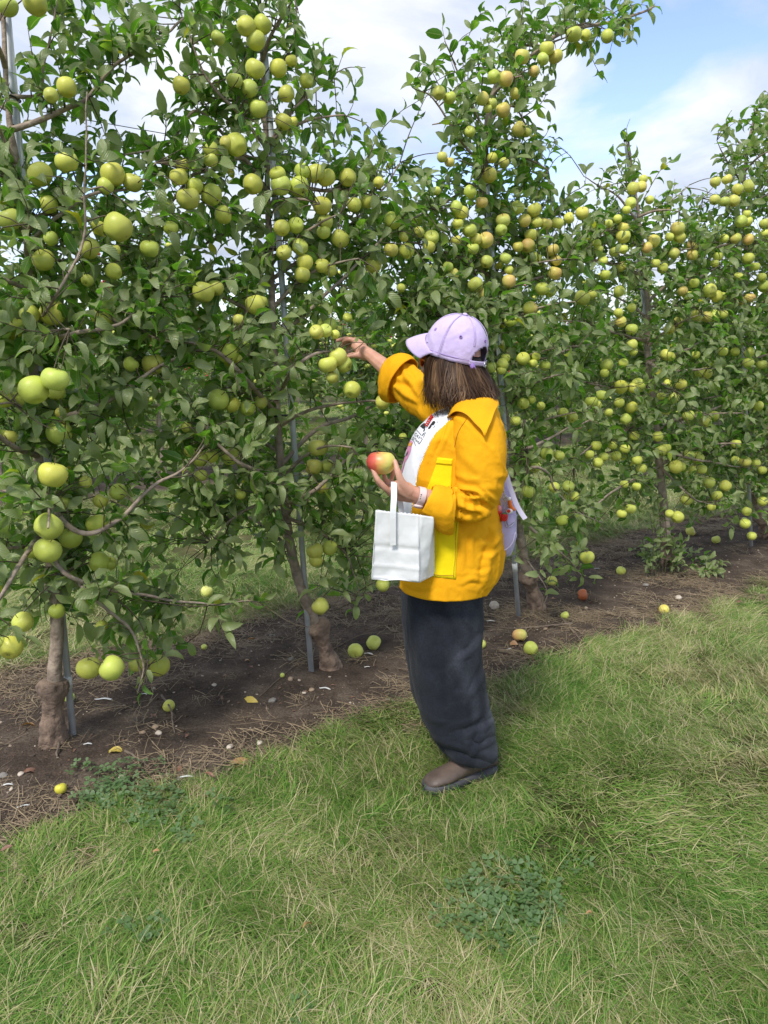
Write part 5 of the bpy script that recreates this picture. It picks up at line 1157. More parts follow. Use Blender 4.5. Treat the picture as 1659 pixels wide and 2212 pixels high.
for pts, mm in (([(640, 110), (700, 45), (760, 70), (745, 110), (730, 200), (690, 290), (650, 360), (632, 430), (612, 495), (600, 480), (625, 400), (640, 300), (625, 210)], 'pink'), ([(700, 105), (730, 80), (748, 95), (738, 130), (712, 130)], 'oprint'), ([(632, 170), (662, 160), (668, 195), (645, 230), (632, 215)], 'rprint'), ([(664, 260), (700, 195), (698, 225), (675, 265)], 'dprint'), ([(640, 250), (675, 180), (684, 190), (655, 262)], 'white')):
    blob('print', BS, [U3(*p) for p in pts], M[mm], shirt, 0.0016 if mm == 'pink' else 0.0026)
for pts in ([(1060, 200), (1000, 270), (930, 335), (830, 395), (770, 425)], [(880, 170), (850, 250), (800, 360), (770, 420)], [(970, 200), (900, 290), (820, 390)]): 
    o = seam('necklace', BS, [U6(*p) for p in pts], M['silver'], woman, 0.0012, 24, 0.002)
nk = MB()
for x, y in ((840, 262), (790, 365), (940, 325), (810, 412), (1060, 205), (765, 420), (905, 180)):
    p = drape(BS, *U6(x, y), 0.003)
    if p is not None: nk.ball(p, 0.0028, 8, 6)
nk.build('beads', M['silver'], woman)
pp = [drape(BS, *U6(x, y), 0.006) for x, y in ((735, 440), (700, 495), (660, 560), (620, 625))]; pn = MB(); Pn = catmull(np.array([p for p in pp if p is not None]), 60)
T_, A_, B_ = frames(Pn); f_ = np.linspace(0, 1, 60); pn.tube(Pn + A_ * (0.0045 * np.cos(f_ * 38))[:, None] + B_ * (0.0045 * np.sin(f_ * 38))[:, None], 0.0022, 6); pn.build('pendant', M['red'], woman)

# --- jeans
JC = [(C2((700, 700), (720, 820), (790, 980)), 0.0062, 7), (C2((820, 720), (820, 800), (850, 880)), 0.0043, 5), (C2((920, 960), (850, 1060), (740, 1130)), 0.0056, 6), (C2((780, 1090), (770, 1200), (800, 1330), (760, 1400)), 0.0062, 8), (C2((960, 1200), (900, 1320), (830, 1400)), 0.0056, 7), (C2((690, 1640), (800, 1600), (930, 1540)), 0.0056, 7), (C2((975, 1540), (930, 1680), (870, 1830)), 0.0062, 6), (C2((560, 1690), (680, 1745), (820, 1800), (1030, 1870)), 0.0099, 7), (C2((1010, 1740), (900, 1790), (800, 1740)), 0.0056, 6), (C2((500, 1500), (600, 1580), (700, 1600)), 0.0043, 8), (C2((420, 900), (480, 1100), (520, 1300)), 0.0037, 9), (C2((540, 700), (560, 900), (600, 1150)), 0.0037, 10), (C2((1000, 1600), (940, 1640), (840, 1690)), 0.0050, 5)]
def leg(rings, Y, seed):
    G = loft(rings, Y, 170, 110, 2.1); z = G[:, :, 2]
    G = crease(G, True, JC); G = wrinkle(G, True, 0.009, np.array([[1, 0, 0.45], [0, 1, 0], [-.3, 0, 0.5]]), seed, 6.0); G = wrinkle(G, True, 0.003, np.array([[1, 0, 0.3], [0, 1, 0], [0, 0, 0.6]]), seed + 5, 15)
    f = np.clip((0.30 - (z - z.min(axis=0, keepdims=True))) / 0.30, 0, 1); N_ = normals(G, True)
    G += N_ * (0.003 * f * np.sin(z * 62 + 5 * G[:, :, 0] + 1.5 * np.sin(9 * G[:, :, 1])))[..., None]
    wear = np.clip(0.16 + 0.75 * fbm(G.reshape(-1, 3) * [1, 1, 0.35], 7, seed + 30, 3), 0, 1) * 0.85; Q = proj(G.reshape(-1, 3))
    wear *= np.clip((Q[:, 0] - 955) / 20, 0.12, 1)
    return garment('trouser_leg', G, M['denim'], True, woman, 0.003, attrs={'wear': wear})
NL = [(880, 1235, 1040, 1235, .096), (880, 1330, 1040, 1330, .104), (885, 1400, 1036, 1400, .114), (893, 1460, 1044, 1465, .112), (909, 1520, 1053, 1530, .108), (932, 1572, 1064, 1582, .102), (960, 1606, 1067, 1614, .095), (984, 1624, 1066, 1632, .084)]
nleg = leg(NL, 2.575, 201)
FL = [(874, 1235, 1030, 1235, .105), (877, 1361, 1020, 1361, .112), (884, 1440, 1020, 1440, .11), (898, 1500, 1030, 1500, .105), (921, 1560, 1040, 1560, .10), (950, 1600, 1052, 1595, .09), (968, 1612, 1050, 1612, .08)]
leg(FL, 2.765, 231)
BL = bvh_of(nleg)
for dx in (0, 4): seam('seam', BL, [(957 + dx, 1296), (960 + dx, 1360), (962 + dx, 1420), (966 + dx, 1510), (971 + dx, 1580), (984 + dx, 1610), (1005 + dx, 1628)], M['denim_seam'], nleg, 0.0022, 60)

# --- boots
for q, (h0, fd) in enumerate(FEET):
    h0 = np.array(h0); fd = np.array(fd); sd = np.array([-fd[1], fd[0], 0]); Lb = 0.285; rings = []
    prof = [(-0.01, .028, .030, .075), (0.03, .034, .030, .115), (0.07, .037, .028, .135), (0.10, .038, .027, .125), (0.14, .040, .026, .098), (0.19, .046, .026, .078), (0.235, .046, .026, .066), (0.268, .036, .026, .054), (0.286, .016, .026, .040)]
    fr = []
    for s, w, lo, hi in catmull(np.array(prof), 34):
        c = h0 + fd * s; th = np.linspace(0, 2 * math.pi, 28, endpoint=False); cc, ss = np.cos(th), np.sin(th)
        y = np.sign(cc) * np.abs(cc) ** 0.8 * w * np.where(ss > 0, 1 - 0.30 * ss, 1); z = lo + (hi - lo) * (0.5 + 0.5 * np.sign(ss) * np.abs(ss) ** 0.9); fr.append(c[None] + sd[None] * y[:, None] + np.array([0, 0, 1.0]) * z[:, None])
    G = np.array(fr); G = wrinkle(G, True, 0.0025, np.eye(3), 301 + q, 22); bt = garment('boot', G, M['boot'], True, woman, 0, True)
    sf = MB(); sf.tube([h0 + fd * .048 + np.array([0, 0, z]) for z in (.07, .10, .12, .15)], [.047, .046, .045, .048], 24, False, rb=[.040, .039, .040, .044]); sf.build('boot_shaft', M['boot'], bt)
    so = MB(); ns_ = 30; prev = None; V = []; 
    for s in np.linspace(-0.016, 0.296, ns_):
        u_ = (s + 0.016) / 0.312; w = 0.044 * (1 - (2 * abs(u_ - 0.5)) ** 6) ** 0.5 * (1 - 0.22 * math.exp(-((u_ - 0.42) / 0.16) ** 2)) + 0.002; b0 = 0.0 if (u_ < 0.28 or u_ > 0.42) else 0.010
        c = h0 + fd * s; V += [c + sd * w + [0, 0, b0], c + sd * (w + .002) + [0, 0, .020], c + sd * w + [0, 0, .034], c - sd * w + [0, 0, .034], c - sd * (w + .002) + [0, 0, .020], c - sd * w + [0, 0, b0]]
    so.add(V, grid_faces(ns_, 6, True) + [(0, 1, 2, 3, 4, 5), tuple((ns_ - 1) * 6 + i for i in range(6))[::-1]]); so.build('sole', M['sole'], bt)

# --- hair: an inner mass and locks over it, in the head's frame, hanging down
hv = np.array([0, 0, 1.0]); hfh = np.array(hf); 
def hair_ring(dz):   # dz below the rim
    k = [(0.03, .096, .080, 0), (0.0, .102, .090, 0), (-.04, .112, .104, -.008), (-.08, .122, .118, -.018), (-.12, .130, .126, -.026), (-.15, .131, .124, -.028), (-.18, .122, .112, -.026)]
    zs = [a[0] for a in k][::-1]; return [np.interp(dz, zs, [a[i] for a in k][::-1]) for i in (1, 2, 3)]
def hair_pt(th, dz, d=0.0):
    a, b_, sh = hair_ring(dz); base = HB + np.array([0, 0, dz - 0.018 * math.cos(th - math.pi) * 0]) + hfh * (sh)
    tiltz = math.sin(tilt_) * a * math.cos(th) * max(0.0, 1 + dz / 0.12)
    return base + hfh * (a + d) * math.cos(th) + hl * (b_ + d) * math.sin(th) + hv * tiltz
ths = np.linspace(R(62), R(298), 60)
G = np.array([[hair_pt(t, dz, -0.012) for t in ths] for dz in np.linspace(0.03, -0.135, 18)])
garment('hair_mass', G, M['hair'], False, woman, 0.012, attrs={'tint': np.full(18 * 60, 0.12)})
V = []; F = []; T = []; hr = random.Random(77)
for k in range(2900):
    th = hr.uniform(R(58), R(302)); d0 = hr.uniform(-0.010, 0.007) + (hr.uniform(0, .010) if hr.random() < .06 else 0); end = -0.146 + hr.gauss(0, 0.016) + 0.010 * math.sin(th * 13) - 0.012 * math.cos(th); wv = 0.05 * math.sin(th * 7) + hr.uniform(0.02, 0.16); ph = hr.uniform(0, 6.28); n0 = len(V); w = hr.uniform(0.0009, 0.0024); fl = hr.choice((-1, -1, 1, 1)) * hr.uniform(0, 0.022); tint = min(1, max(0, 0.50 + 0.20 * math.sin(th * 9 + 1.0) + 0.12 * math.sin(th * 23) + hr.gauss(0, 0.13))); drift = hr.gauss(0, 0.10) + 0.16 * math.sin(th * 5.3); seg = 10
    for i in range(seg + 1):
        f = i / seg; dz = 0.012 + (end - 0.012) * f; t = th + drift * f * f + wv * f * math.sin(ph + 4.2 * f); d = d0 + 0.0045 * math.sin(ph * .3 + th * 11 + f * 6.5) + 0.002 * math.sin(ph * 2 + f * 5) + fl * max(0, f - .7) / .3 * (0.6)
        p = hair_pt(t, dz, d - 0.016 * max(0.0, 1 - f / 0.22)); tg = np.array([-math.sin(t) * hfh[0] + math.cos(t) * hl[0], -math.sin(t) * hfh[1] + math.cos(t) * hl[1], 0]); ww = w * (1 - 0.75 * f ** 4)
        V += [p - tg * ww, p + tg * ww]; T += [tint * (0.75 + 0.3 * f)] * 2
    F += [(n0 + 2 * i, n0 + 2 * i + 1, n0 + 2 * i + 3, n0 + 2 * i + 2) for i in range(seg)]
hair = mk('hair', V, F, M['hair'], woman, True, None, {'tint': np.clip(T, 0, 1)}); hair['kind'] = 'stuff'

# --- cap
nu, nv = 96, 30; G = np.zeros((nv, nu, 3)); ths = np.linspace(0, 2 * math.pi, nu, endpoint=False)
def cap_pt(t, h, d=0.0):
    r = max(0.0, 1 - h ** 2.5) ** (1 / 2.1); pn = 1 + 0.012 * abs(math.sin(3 * (t - R(30)))) * r
    return HP((0.112 + d) * r * pn * math.cos(t) - 0.004 * h, (0.096 + d) * r * pn * math.sin(t), 0.146 * h + d * h)
for j in range(nv):
    for i in range(nu): G[j, i] = cap_pt(ths[i], (j / (nv - 1)) ** 0.85 * 0.9995)
G = wrinkle(G, True, 0.0032, np.eye(3), 401, 16); F = []
for f in grid_faces(nv, nu, True):
    j, i = divmod(f[0], nu); t = ths[i] + R(2); a = abs(t - math.pi); h = ((j + 0.5) / (nv - 1)) ** 0.85
    if a < R(30) and 0.10 < h < 0.10 + 0.33 * math.sqrt(max(0, 1 - (a / R(30)) ** 2)): continue        # the opening over the strap
    F.append(f)
cap = mk('cap', G.reshape(-1, 3), F, M['cap'], woman); s = cap.modifiers.new('thickness', 'SOLIDIFY'); s.thickness = 0.0025; s.offset = -1
bt = MB(); bt.ball(cap_pt(0, 1.0) + hu * 0.001, (0.009, 0.009, 0.005), 12, 8, hax); bt.build('button', M['cap'], cap)
for k in range(6):
    t = R(30 + 60 * k)
    for e in (-1, 0, 1):
        ln = [cap_pt(t + e * 0.045 * (1 - h * 0.3), h, 0.0016 if e == 0 else 0.0014) for h in np.linspace(0.04 if k not in (2, 3) else 0.42, 0.985, 26)]; sm_ = MB(); sm_.tube(ln, 0.0013 if e == 0 else 0.0006, 5); sm_.build('seam', M['cap'], cap)
    c = cap_pt(R(60 * k), 0.56, 0.0022); n_ = cap_pt(R(60 * k), 0.56, 0.01) - cap_pt(R(60 * k), 0.56); n_ /= np.linalg.norm(n_); a1 = np.cross(n_, hu); a1 /= np.linalg.norm(a1); a2 = np.cross(n_, a1)
    ey = MB(); ey.tube([c + (a1 * math.cos(s) + a2 * math.sin(s)) * 0.0042 for s in np.linspace(0, 6.283, 17)], 0.0014, 6, False); e_ = ey.build('eyelet', M['cap_dark'], cap)
    hh = MB(); hh.ball(c - n_ * 0.0016, (0.003, 0.003, 0.0012), 8, 5, [a1, a2, n_]); hh.build('hole', M['black'], e_)
rm = MB(); rm.tube([cap_pt(t, 0.10, 0.0015) for t in np.linspace(R(-148), R(148), 70)], 0.0009, 5); rm.build('stitching', M['cap_dark'], cap)
Bn = np.zeros((5, 60, 3))
for i, t in enumerate(np.linspace(R(146), R(214), 60)):
    for j in range(5): Bn[j, i] = cap_pt(t, 0.015 + 0.024 * j, 0.0035)
garment('strap', Bn, M['cap'], False, cap, 0.002)
bk = MB(); c = cap_pt(R(186), 0.06, 0.006); a1 = cap_pt(R(188), .06, .006) - cap_pt(R(184), .06, .006); a1 /= np.linalg.norm(a1); bk.tube([c + a1 * x + hu * y for x, y in ((-.009, -.009), (.009, -.009), (.009, .009), (-.009, .009), (-.009, -.009))], 0.0014, 6, False); bk.build('buckle', M['silver'], cap)
c = cap_pt(R(151), 0.035, 0.005); a1 = cap_pt(R(154), .03, .005) - cap_pt(R(148), .03, .005); a1 /= np.linalg.norm(a1); tb = MB(); dn = -hu * 0.9 + a1 * 0.75; dn /= np.linalg.norm(dn); nn2 = np.cross(a1, hu); tb.box(c + dn * 0.016, (0.0165, 0.008, 0.001), [dn, np.cross(nn2, dn), nn2]); tb.build('strap_end', M['cap_dark'], cap)
em = MB()
for x in range(5): em.tube([cap_pt(R(52) + 0.02 * x, 0.20 + 0.012 * x, .003), cap_pt(R(50) + 0.025 * x, 0.30 - 0.02 * x, .003)], 0.0011, 4)
em.build('emblem', M['cap'], cap)
nb, nr = 40, 12; Gb = np.zeros((nr, nb, 3))
for i, a in enumerate(np.linspace(R(-78), R(78), nb)):
    root_ = np.array([0.113 * math.cos(a), 0.097 * math.sin(a), 0.050 * math.cos(a) ** 1.5 + 0.002]); ext = 0.078 * max(0.0, math.cos(a * 78 / 84)) ** 0.42
    for j in range(nr):
        t = j / (nr - 1); f = root_[0] + ext * t; l = root_[1] * (1 - 0.04 * t); u = root_[2] - 0.026 * t * ext / .078 - 0.014 * (t ** 2)
        Gb[j, i] = HP(f, l, u)
brim = garment('brim', Gb, M['cap'], False, cap, 0.004)
for q in (2, 3.5, 5, 6.5, 8, 9.5):
    j = int(q); fr_ = q - j; ln = Gb[j] * (1 - fr_) + Gb[min(j + 1, nr - 1)] * fr_ + hu * 0.0006; sb = MB(); sb.tube(ln, 0.0007, 5); sb.build('stitching', M['cap_dark'] if 0 else M['cap'], brim)
# --- sunglasses
sg = MB()
for s in (1, -1):
    c = HP(0.098, 0.036 * s, -0.032); ring = [c + hl * (0.029 * math.cos(t)) + hu * (0.023 * math.sin(t)) - hfw * 0.010 * (math.cos(t) * s + 1) * 0.5 for t in np.linspace(0, 6.283, 25)]; sg.tube(ring, 0.0036, 6, False)
    sg.tube([HP(0.090, 0.067 * s, -0.028), HP(0.05, 0.079 * s, -0.028), HP(-0.01, 0.083 * s, -0.034)], 0.0036, 6, rb=0.007)
sg.tube([HP(0.102, -.008, -.026), HP(0.105, 0, -.024), HP(0.102, .008, -.026)], 0.003, 6); sgo = sg.build('sunglasses', M['orange'], woman)
for s in (1, -1): ln = MB(); ln.ball(HP(0.094, 0.036 * s, -0.032), (0.004, 0.027, 0.021), 12, 8, hax); ln.build('lens', M['dark_lens'] if 'dark_lens' in M else M['orange'], sgo)
# --- watch
wc = np.array(PX(908, 1072, 2.405)); wa = wc - np.array(PX(890, 1068, 2.40)); wa /= np.linalg.norm(wa); wu = np.array([0, 0, 1.0]) - wa * wa[2]; wu /= np.linalg.norm(wu); wv_ = np.cross(wa, wu)
wt = MB(); th = np.linspace(0, 2 * math.pi, 40); P = [wc + wu * 0.0285 * math.cos(t) + wv_ * 0.0285 * math.sin(t) for t in th]; T0 = []
V = []
for t in th[:-1]:
    n_ = wu * math.cos(t) + wv_ * math.sin(t)
    for a, h in ((-.011, .0275), (-.011, .0305), (.011, .0305), (.011, .0275)): V.append(wc + wa * a + n_ * h)
wt.add(V, [(i * 4 + k, i * 4 + (k + 1) % 4, ((i + 1) % 39) * 4 + (k + 1) % 4, ((i + 1) % 39) * 4 + k) for i in range(39) for k in range(4)]); wo = wt.build('watch', M['watch'], woman, False)
cs = MB(); n_ = -wu * 0.9 - wv_ * 0.2 * np.sign(wv_[1] + 1e-9); n_ /= np.linalg.norm(n_); cs.ball(wc + n_ * 0.033, (0.0175, 0.0175, 0.007), 20, 8, [wa, np.cross(n_, wa), n_]); cs.build('watch_case', M['watch'], wo)
hl_ = MB(); side = np.array([0, -1.0, 0.15])
for q in (-1, 0, 1): hl_.ball(wc + side / np.linalg.norm(side) * 0.0305 + wu * 0.006 * q, (0.0022, 0.0012, 0.0022), 8, 5)
hl_.build('strap_holes', M['black'], wo)

# ------------------------------------------------------------------ things she carries
m, ns, ls, b = material('red_apple_skin'); t_ = ns.new('ShaderNodeTexCoord'); sx = ns.new('ShaderNodeSeparateXYZ'); ls.new(t_.outputs['Object'], sx.inputs[0])
q1 = ns.new('ShaderNodeMath'); q1.operation = 'MULTIPLY_ADD'; ls.new(sx.outputs[0], q1.inputs[0]); q1.inputs[1].default_value = -13.0; q1.inputs[2].default_value = 0.30
q2 = ns.new('ShaderNodeMath'); q2.operation = 'MULTIPLY_ADD'; ls.new(noise(ns, ls, 30, 5), q2.inputs[0]); q2.inputs[1].default_value = 0.45; ls.new(q1.outputs[0], q2.inputs[2])
ls.new(ramp(ns, ls, q2.outputs[0], [(0.25, (0.66, 0.62, 0.15)), (0.5, (0.72, 0.42, 0.12)), (0.75, (0.62, 0.13, 0.07)), (1.0, (0.50, 0.06, 0.05))]), b.inputs['Base Color']); b.inputs['Roughness'].default_value = 0.4
M['red_apple'] = m; M['flesh'] = simple('apple_flesh', (0.86, 0.80, 0.52), 0.6)
V, F = apple_mesh('held', 56, 40, 2, 0.9); V = np.array(V) * 0.091; bc = np.array([0.034, -0.016, 0.050]); br_ = 0.021; dd_ = V - bc; ln_ = np.linalg.norm(dd_, axis=1); inb = ln_ < br_
V[inb] = bc + dd_[inb] / ln_[inb][:, None] * br_
o = mk('held_apple', V + np.array(AP1), F, [M['red_apple'], M['flesh']], None, True, AP1); tag(o, 'large red and yellow apple with a small bite held on the fingertips', 'apple')
for p_ in o.data.polygons:
    if all(inb[v] for v in p_.vertices): p_.material_index = 1
st_ = bpy.data.objects.new('stem', STEM_ME); COL.objects.link(st_); st_.parent = o; st_.rotation_euler = (0.2, -0.4, 0)
bag = thing('paper_bag', 'white paper bag hanging by its handle from the near hand', 'bag', tuple(PX(860, 1250, 2.38)))
yb = 2.335
c0 = [PX(812.6, 1103, yb), PX(905, 1112, yb + 0.01), PX(906, 1258, yb + 0.01), PX(802, 1250, yb)]       # front face
bk_ = Vector((0.055, 0.085, 0.0)); bt_ = Vector((0.050, 0.050, -0.016))
def bag_face(name, q, bend, seed, nx=26, ny=36, ragged=False):
    q = [np.array(v) for v in q]; G = np.zeros((ny, nx, 3)); n = np.cross(q[1] - q[0], q[3] - q[0]); n /= np.linalg.norm(n)
    for j in range(ny):
        for i in range(nx):
            s, t = i / (nx - 1), j / (ny - 1); G[j, i] = (q[0] * (1 - s) + q[1] * s) * (1 - t) + (q[3] * (1 - s) + q[2] * s) * t + n * bend(s, t)
            if ragged and j == 0: G[j, i, 2] += 0.0025 * math.sin(i * 2.6 + seed)
    edge = np.ones((ny, nx)); edge[:, 0] = edge[:, -1] = edge[-1] = 0
    G += n * ((0.0035 * fbm(G, 17, seed, 3) + 0.003 * (1 - 1.5 * np.abs(fbm(G, 11, seed + 3, 2)))) * edge)[..., None]; G += n * (0.0035 * fbm(G, 9, seed + 8, 1))[..., None]
    return garment(name, G, M['paper'], False, bag, 0.0007)
cr = lambda s, t: 0.004 * math.sin(math.pi * s) + 0.0035 * (abs(((t - 0.52) / 0.05)) < 1) * (1 - abs((t - 0.52) / 0.05)) - 0.003 * (abs((t - 0.80) / 0.04) < 1) * (1 - abs((t - 0.80) / 0.04))
bag_face('front_panel', c0, cr, 1, ragged=True)
b0 = [Vector(c0[0]) + bt_, Vector(c0[1]) + bt_, Vector(c0[2]) + bk_, Vector(c0[3]) + bk_]
bag_face('back_panel', [b0[0], b0[1], b0[2], b0[3]], lambda s, t: 0.0, 2, ragged=True)
gus = lambda s, t: -0.030 * (1 - abs(2 * s - 1)) * (1 - t) ** 0.8
bag_face('side_panel', [c0[1], b0[1], b0[2], c0[2]], gus, 3); bag_face('side_panel', [c0[0], b0[0], b0[3], c0[3]], lambda s, t: 0.030 * (1 - abs(2 * s - 1)) * (1 - t) ** 0.8, 4)
bag_face('bottom_panel', [c0[3], c0[2], b0[2], b0[3]], lambda s, t: 0.0, 5, 8, 6)
def ribbon(P, w, name, wd):
    P = catmull(np.array([tuple(p) for p in P]), 40); wd = np.array(wd, dtype=float); V = []
    for p in P: V += [p - wd * w / 2, p + wd * w / 2]
    return mk(name, V, [(2 * i, 2 * i + 1, 2 * i + 3, 2 * i + 2) for i in range(len(P) - 1)], M['paper'], bag, False)
hs = [PX(849, 1178, 2.331), PX(849, 1110, 2.329), PX(851, 1075, 2.345), PX(851, 1052, 2.362), PX(851, 1041, 2.385), PX(852, 1044, 2.425), PX(860, 1064, 2.45), PX(868, 1110, 2.425), PX(868, 1135, 2.418)]
o = ribbon(hs, 0.0185, 'handle', (1, 0.12, 0)); s = o.modifiers.new('thickness', 'SOLIDIFY'); s.thickness = 0.0009

pack = thing('backpack', 'small lavender backpack worn on her back behind the jacket', 'backpack', tuple(PX(1095, 1190, 2.70)))
PK = [(1050, 1010, 1083, 1008, .05), (1040, 1040, 1100, 1038, .10), (1035, 1085, 1112, 1085, .125), (1035, 1125, 1115, 1125, .13), (1038, 1155, 1110, 1160, .125), (1046, 1180, 1102, 1190, .10), (1060, 1190, 1094, 1195, .05)]
G = loft(PK, 2.685, 44, 48, 2.6); G = wrinkle(G, True, 0.008, np.array([[1, 0, .3], [0, 1, 0], [0, 0, .7]]), 501, 10); pb = garment('pouch', G, M['pack'], True, pack, 0, True)
BP = bvh_of(pb)
st = MB(); V = []
SP_ = catmull(np.array([tuple(PX(*p)) for p in ((1080, 998, 2.60), (1092, 1022, 2.58), (1104, 1058, 2.565), (1116, 1090, 2.56), (1126, 1108, 2.56), (1135, 1121, 2.56))]), 24)
T_, A_, B_ = frames(SP_); wd = np.array([0.8, 0.2, 0.45]); wd /= np.linalg.norm(wd)
for p in SP_: V += [p - wd * .0085, p + wd * .0085, p + wd * .0085 + np.array([0, .004, 0]), p - wd * .0085 + np.array([0, .004, 0])]
st.add(V, grid_faces(24, 4, True) + [(0, 1, 2, 3), tuple(92 + i for i in (3, 2, 1, 0))]); st.build('strap', M['pack_strap'], pack, False)
patch('flap', BP, [(1090, 1112), (1114, 1112), (1112, 1125), (1096, 1137)], M['pack'], pb, 8, 8, 0.004); seam('piping', BP, [(1092, 1113), (1092, 1130), (1096, 1138), (1104, 1134), (1113, 1124)], M['pack_strap'], pb, 0.002, 24, 0.004)
seam('piping', BP, [(1084, 1190), (1096, 1184), (1106, 1172), (1112, 1150)], M['pack_strap'], pb, 0.0022, 24, 0.002)
kc = thing('key_charms', 'bunch of red, pink and orange charms dangling on silver chains from the backpack', 'charm', tuple(PX(1090, 1060, 2.545)))
def W4(x, y, Y=2.545): return np.array(PX(1017.5 + x / 10, 995.4 + y / 10, Y))
ch = MB()
def chain(a, b_, n):
    for i in range(n):
        c = a + (b_ - a) * (i + .5) / n; r = np.linalg.norm(b_ - a) / n * 0.62; u_ = (b_ - a) / np.linalg.norm(b_ - a); v_ = np.cross(u_, [0, 1, 0] if i % 2 else [1, .3, 0]); v_ /= np.linalg.norm(v_)
        ch.tube([c + u_ * r * math.cos(t) + v_ * r * .6 * math.sin(t) for t in np.linspace(0, 6.283, 11)], 0.0011, 4, False)
chain(W4(650, 480), W4(720, 700), 6); chain(W4(720, 700), W4(650, 950), 7); chain(W4(720, 700), W4(730, 930), 6); chain(W4(740, 760), W4(800, 1020), 7); chain(W4(740, 740), W4(820, 840), 4); chain(W4(650, 950), W4(620, 1010), 2); chain(W4(730, 930), W4(710, 1090), 4)
ch.build('chain', M['silver'], kc)
jf = MB(); c = W4(605, 1060); jf.ball(c + [0, 0, .004], (.0095, .0095, .012), 12, 9); jo = jf.build('jellyfish_bell', M['gloss_pink'], kc); jr = MB(); jr.ball(c + [0, 0, -.007], (.0105, .0105, .0085), 12, 8)
for k in range(5): a = k * 1.257; jr.tube([c + [.005 * math.cos(a), .005 * math.sin(a), -.012], c + [.006 * math.cos(a) + .004, .006 * math.sin(a), -.026], c + [.004 * math.cos(a) + .008, .003 * math.sin(a), -.038 - .004 * (k % 2)]], [.003, .0024, .0012], 6)
jr.build('jellyfish_arms', M['red'], jo)
rb = MB(); c = W4(720, 1220, 2.54)
for i in range(7):
    p = 0.35 + i * 0.42
    for j in range(9):
        a = j * 0.698 + i * 0.35; r = .0098 * math.sin(p) * (1.05 if p < 1.5 else .95); rb.ball(c + [r * math.cos(a), r * math.sin(a), .0115 * math.cos(p)], .0033, 7, 5)
ro = rb.build('raspberry', M['red'], kc); lf = MB()
for k in range(6): a = k * 1.047; lf.tube([c + [0, 0, .0125], c + [.005 * math.cos(a), .005 * math.sin(a), .0135], c + [.0085 * math.cos(a), .0085 * math.sin(a), .010]], [.002, .0026, .0006], 5)
lf.build('leaf', M['green'], ro)
eg = MB(); eg.ball(W4(830, 1090, 2.54), (.012, .005, .0095), 14, 9); eo = eg.build('strawberry_cream', M['white'], kc); ey = MB(); ey.ball(W4(815, 1085, 2.535), (.0065, .003, .0062), 12, 8); ey.build('red_heart', M['red'], eo)
sk = MB(); sk.tube(catmull(np.array([W4(830, 850), W4(845, 940), W4(870, 1010), W4(950, 1070)]), 12), [.0065, .0068, .007, .0072, .0075, .0078, .0078, .0075, .0072, .007, .006, .004], 10); so_ = sk.build('sock', M['orange'], kc); sb = MB(); sb.tube([W4(815, 790), W4(828, 845)], .0072, 10); sb.build('cuff', M['white'], so_)
# ------------------------------------------------------------------ windfalls, stones, leaves and litter on the ground
def gz(p): return float(ground_z(np.array([[p.x, p.y, 0.0]]))[0])
WIND = [  # picture x, y of the middle, width, colour, blush, tilt, label
 (768, 1404, 33, (0.62, 0.66, 0.13), 0, (1.9, .3), 'yellow-green windfall apple lying stalk end forward near the crooked trunk'),
 (807, 1385, 32, (0.60, 0.64, 0.14), 0, (2.2, -.4), 'russet-flecked windfall apple beside another just left of the jeans'),
 (1122, 1371, 31, (0.62, 0.64, 0.14), 1.1, (.5, .4), 'windfall apple with red bruise right of the jeans'),
 (1146, 1400, 30, (0.60, 0.66, 0.12), 0, (1.3, .5), 'clean green windfall apple below the bruised one, right of the jeans'),
 (1040, 1391, 20, (0.62, 0.66, 0.14), 0, (1.0, 1), 'windfall apple half hidden behind the back of the jeans'),
 (1341, 1231, 20, (0.60, 0.64, 0.12), 0, (.3, .2), 'windfall apple alone on bare soil left of the weeds'),
 (1258, 1283, 25, (0.44, 0.13, 0.05), 0, (1.4, -.3), 'brown rotten apple on the soil right of the third trunk'),
 (1434, 1313, 22, (0.66, 0.62, 0.12), .3, (1.4, .2), 'bitten windfall apple near the edge of the grass on the right'),
 (1220, 1328, 18, (0.55, 0.60, 0.12), 0, (.5, .2), 'small green windfall apple in front of the third trunk'),
 (1192, 1252, 22, (0.60, 0.60, 0.12), 0, (.5, .9), 'windfall apple under the hanging shoot by the third trunk'),
 (1491, 1318 - 173, 22, (0.60, 0.60, 0.12), .2, (.8, .9), 'half rotten windfall apple right of the fourth trunk'),
 (447, 1278, 26, (0.64, 0.66, 0.18), 0, (.4, .1), 'windfall apple in the lane grass behind the nearest tree'),
 (132, 1702, 25, (0.60, 0.56, 0.06), 0, (.2, .3), 'shrivelled yellow windfall apple nearest the left foreground'),
 (365, 1520, 26, (0.62, 0.62, 0.12), 0, (1.1, .2), 'windfall apple under dead stalks between the two near trunks'),
 (441, 1395, 13, (0.55, 0.60, 0.12), 0, (.2, .3), 'tiny green windlet apple at the grassy edge of the soil'),
 (610, 1459, 10, (0.52, 0.58, 0.12), 0, (.2, .3), 'tiny green windfall apple on bare soil before the crooked trunk'),
 (150, 1505, 24, (0.48, 0.60, 0.14), 0, (.4, .3), 'green windfall apple behind the foot of the nearest steel post'),
 (1546, 1167, 18, (0.60, 0.62, 0.13), 0, (.4, .3), 'windfall apple at the foot of the farthest tree'),
 (690, 868, 9, (0.62, 0.10, 0.08), 0, (0, 0), 'red windfall apple far off in the lane, below the picking hand'),
 (1251, 928, 13, (0.55, 0.05, 0.06), 0, (0, 0), 'red windfall apple in the second row right of the woman')]
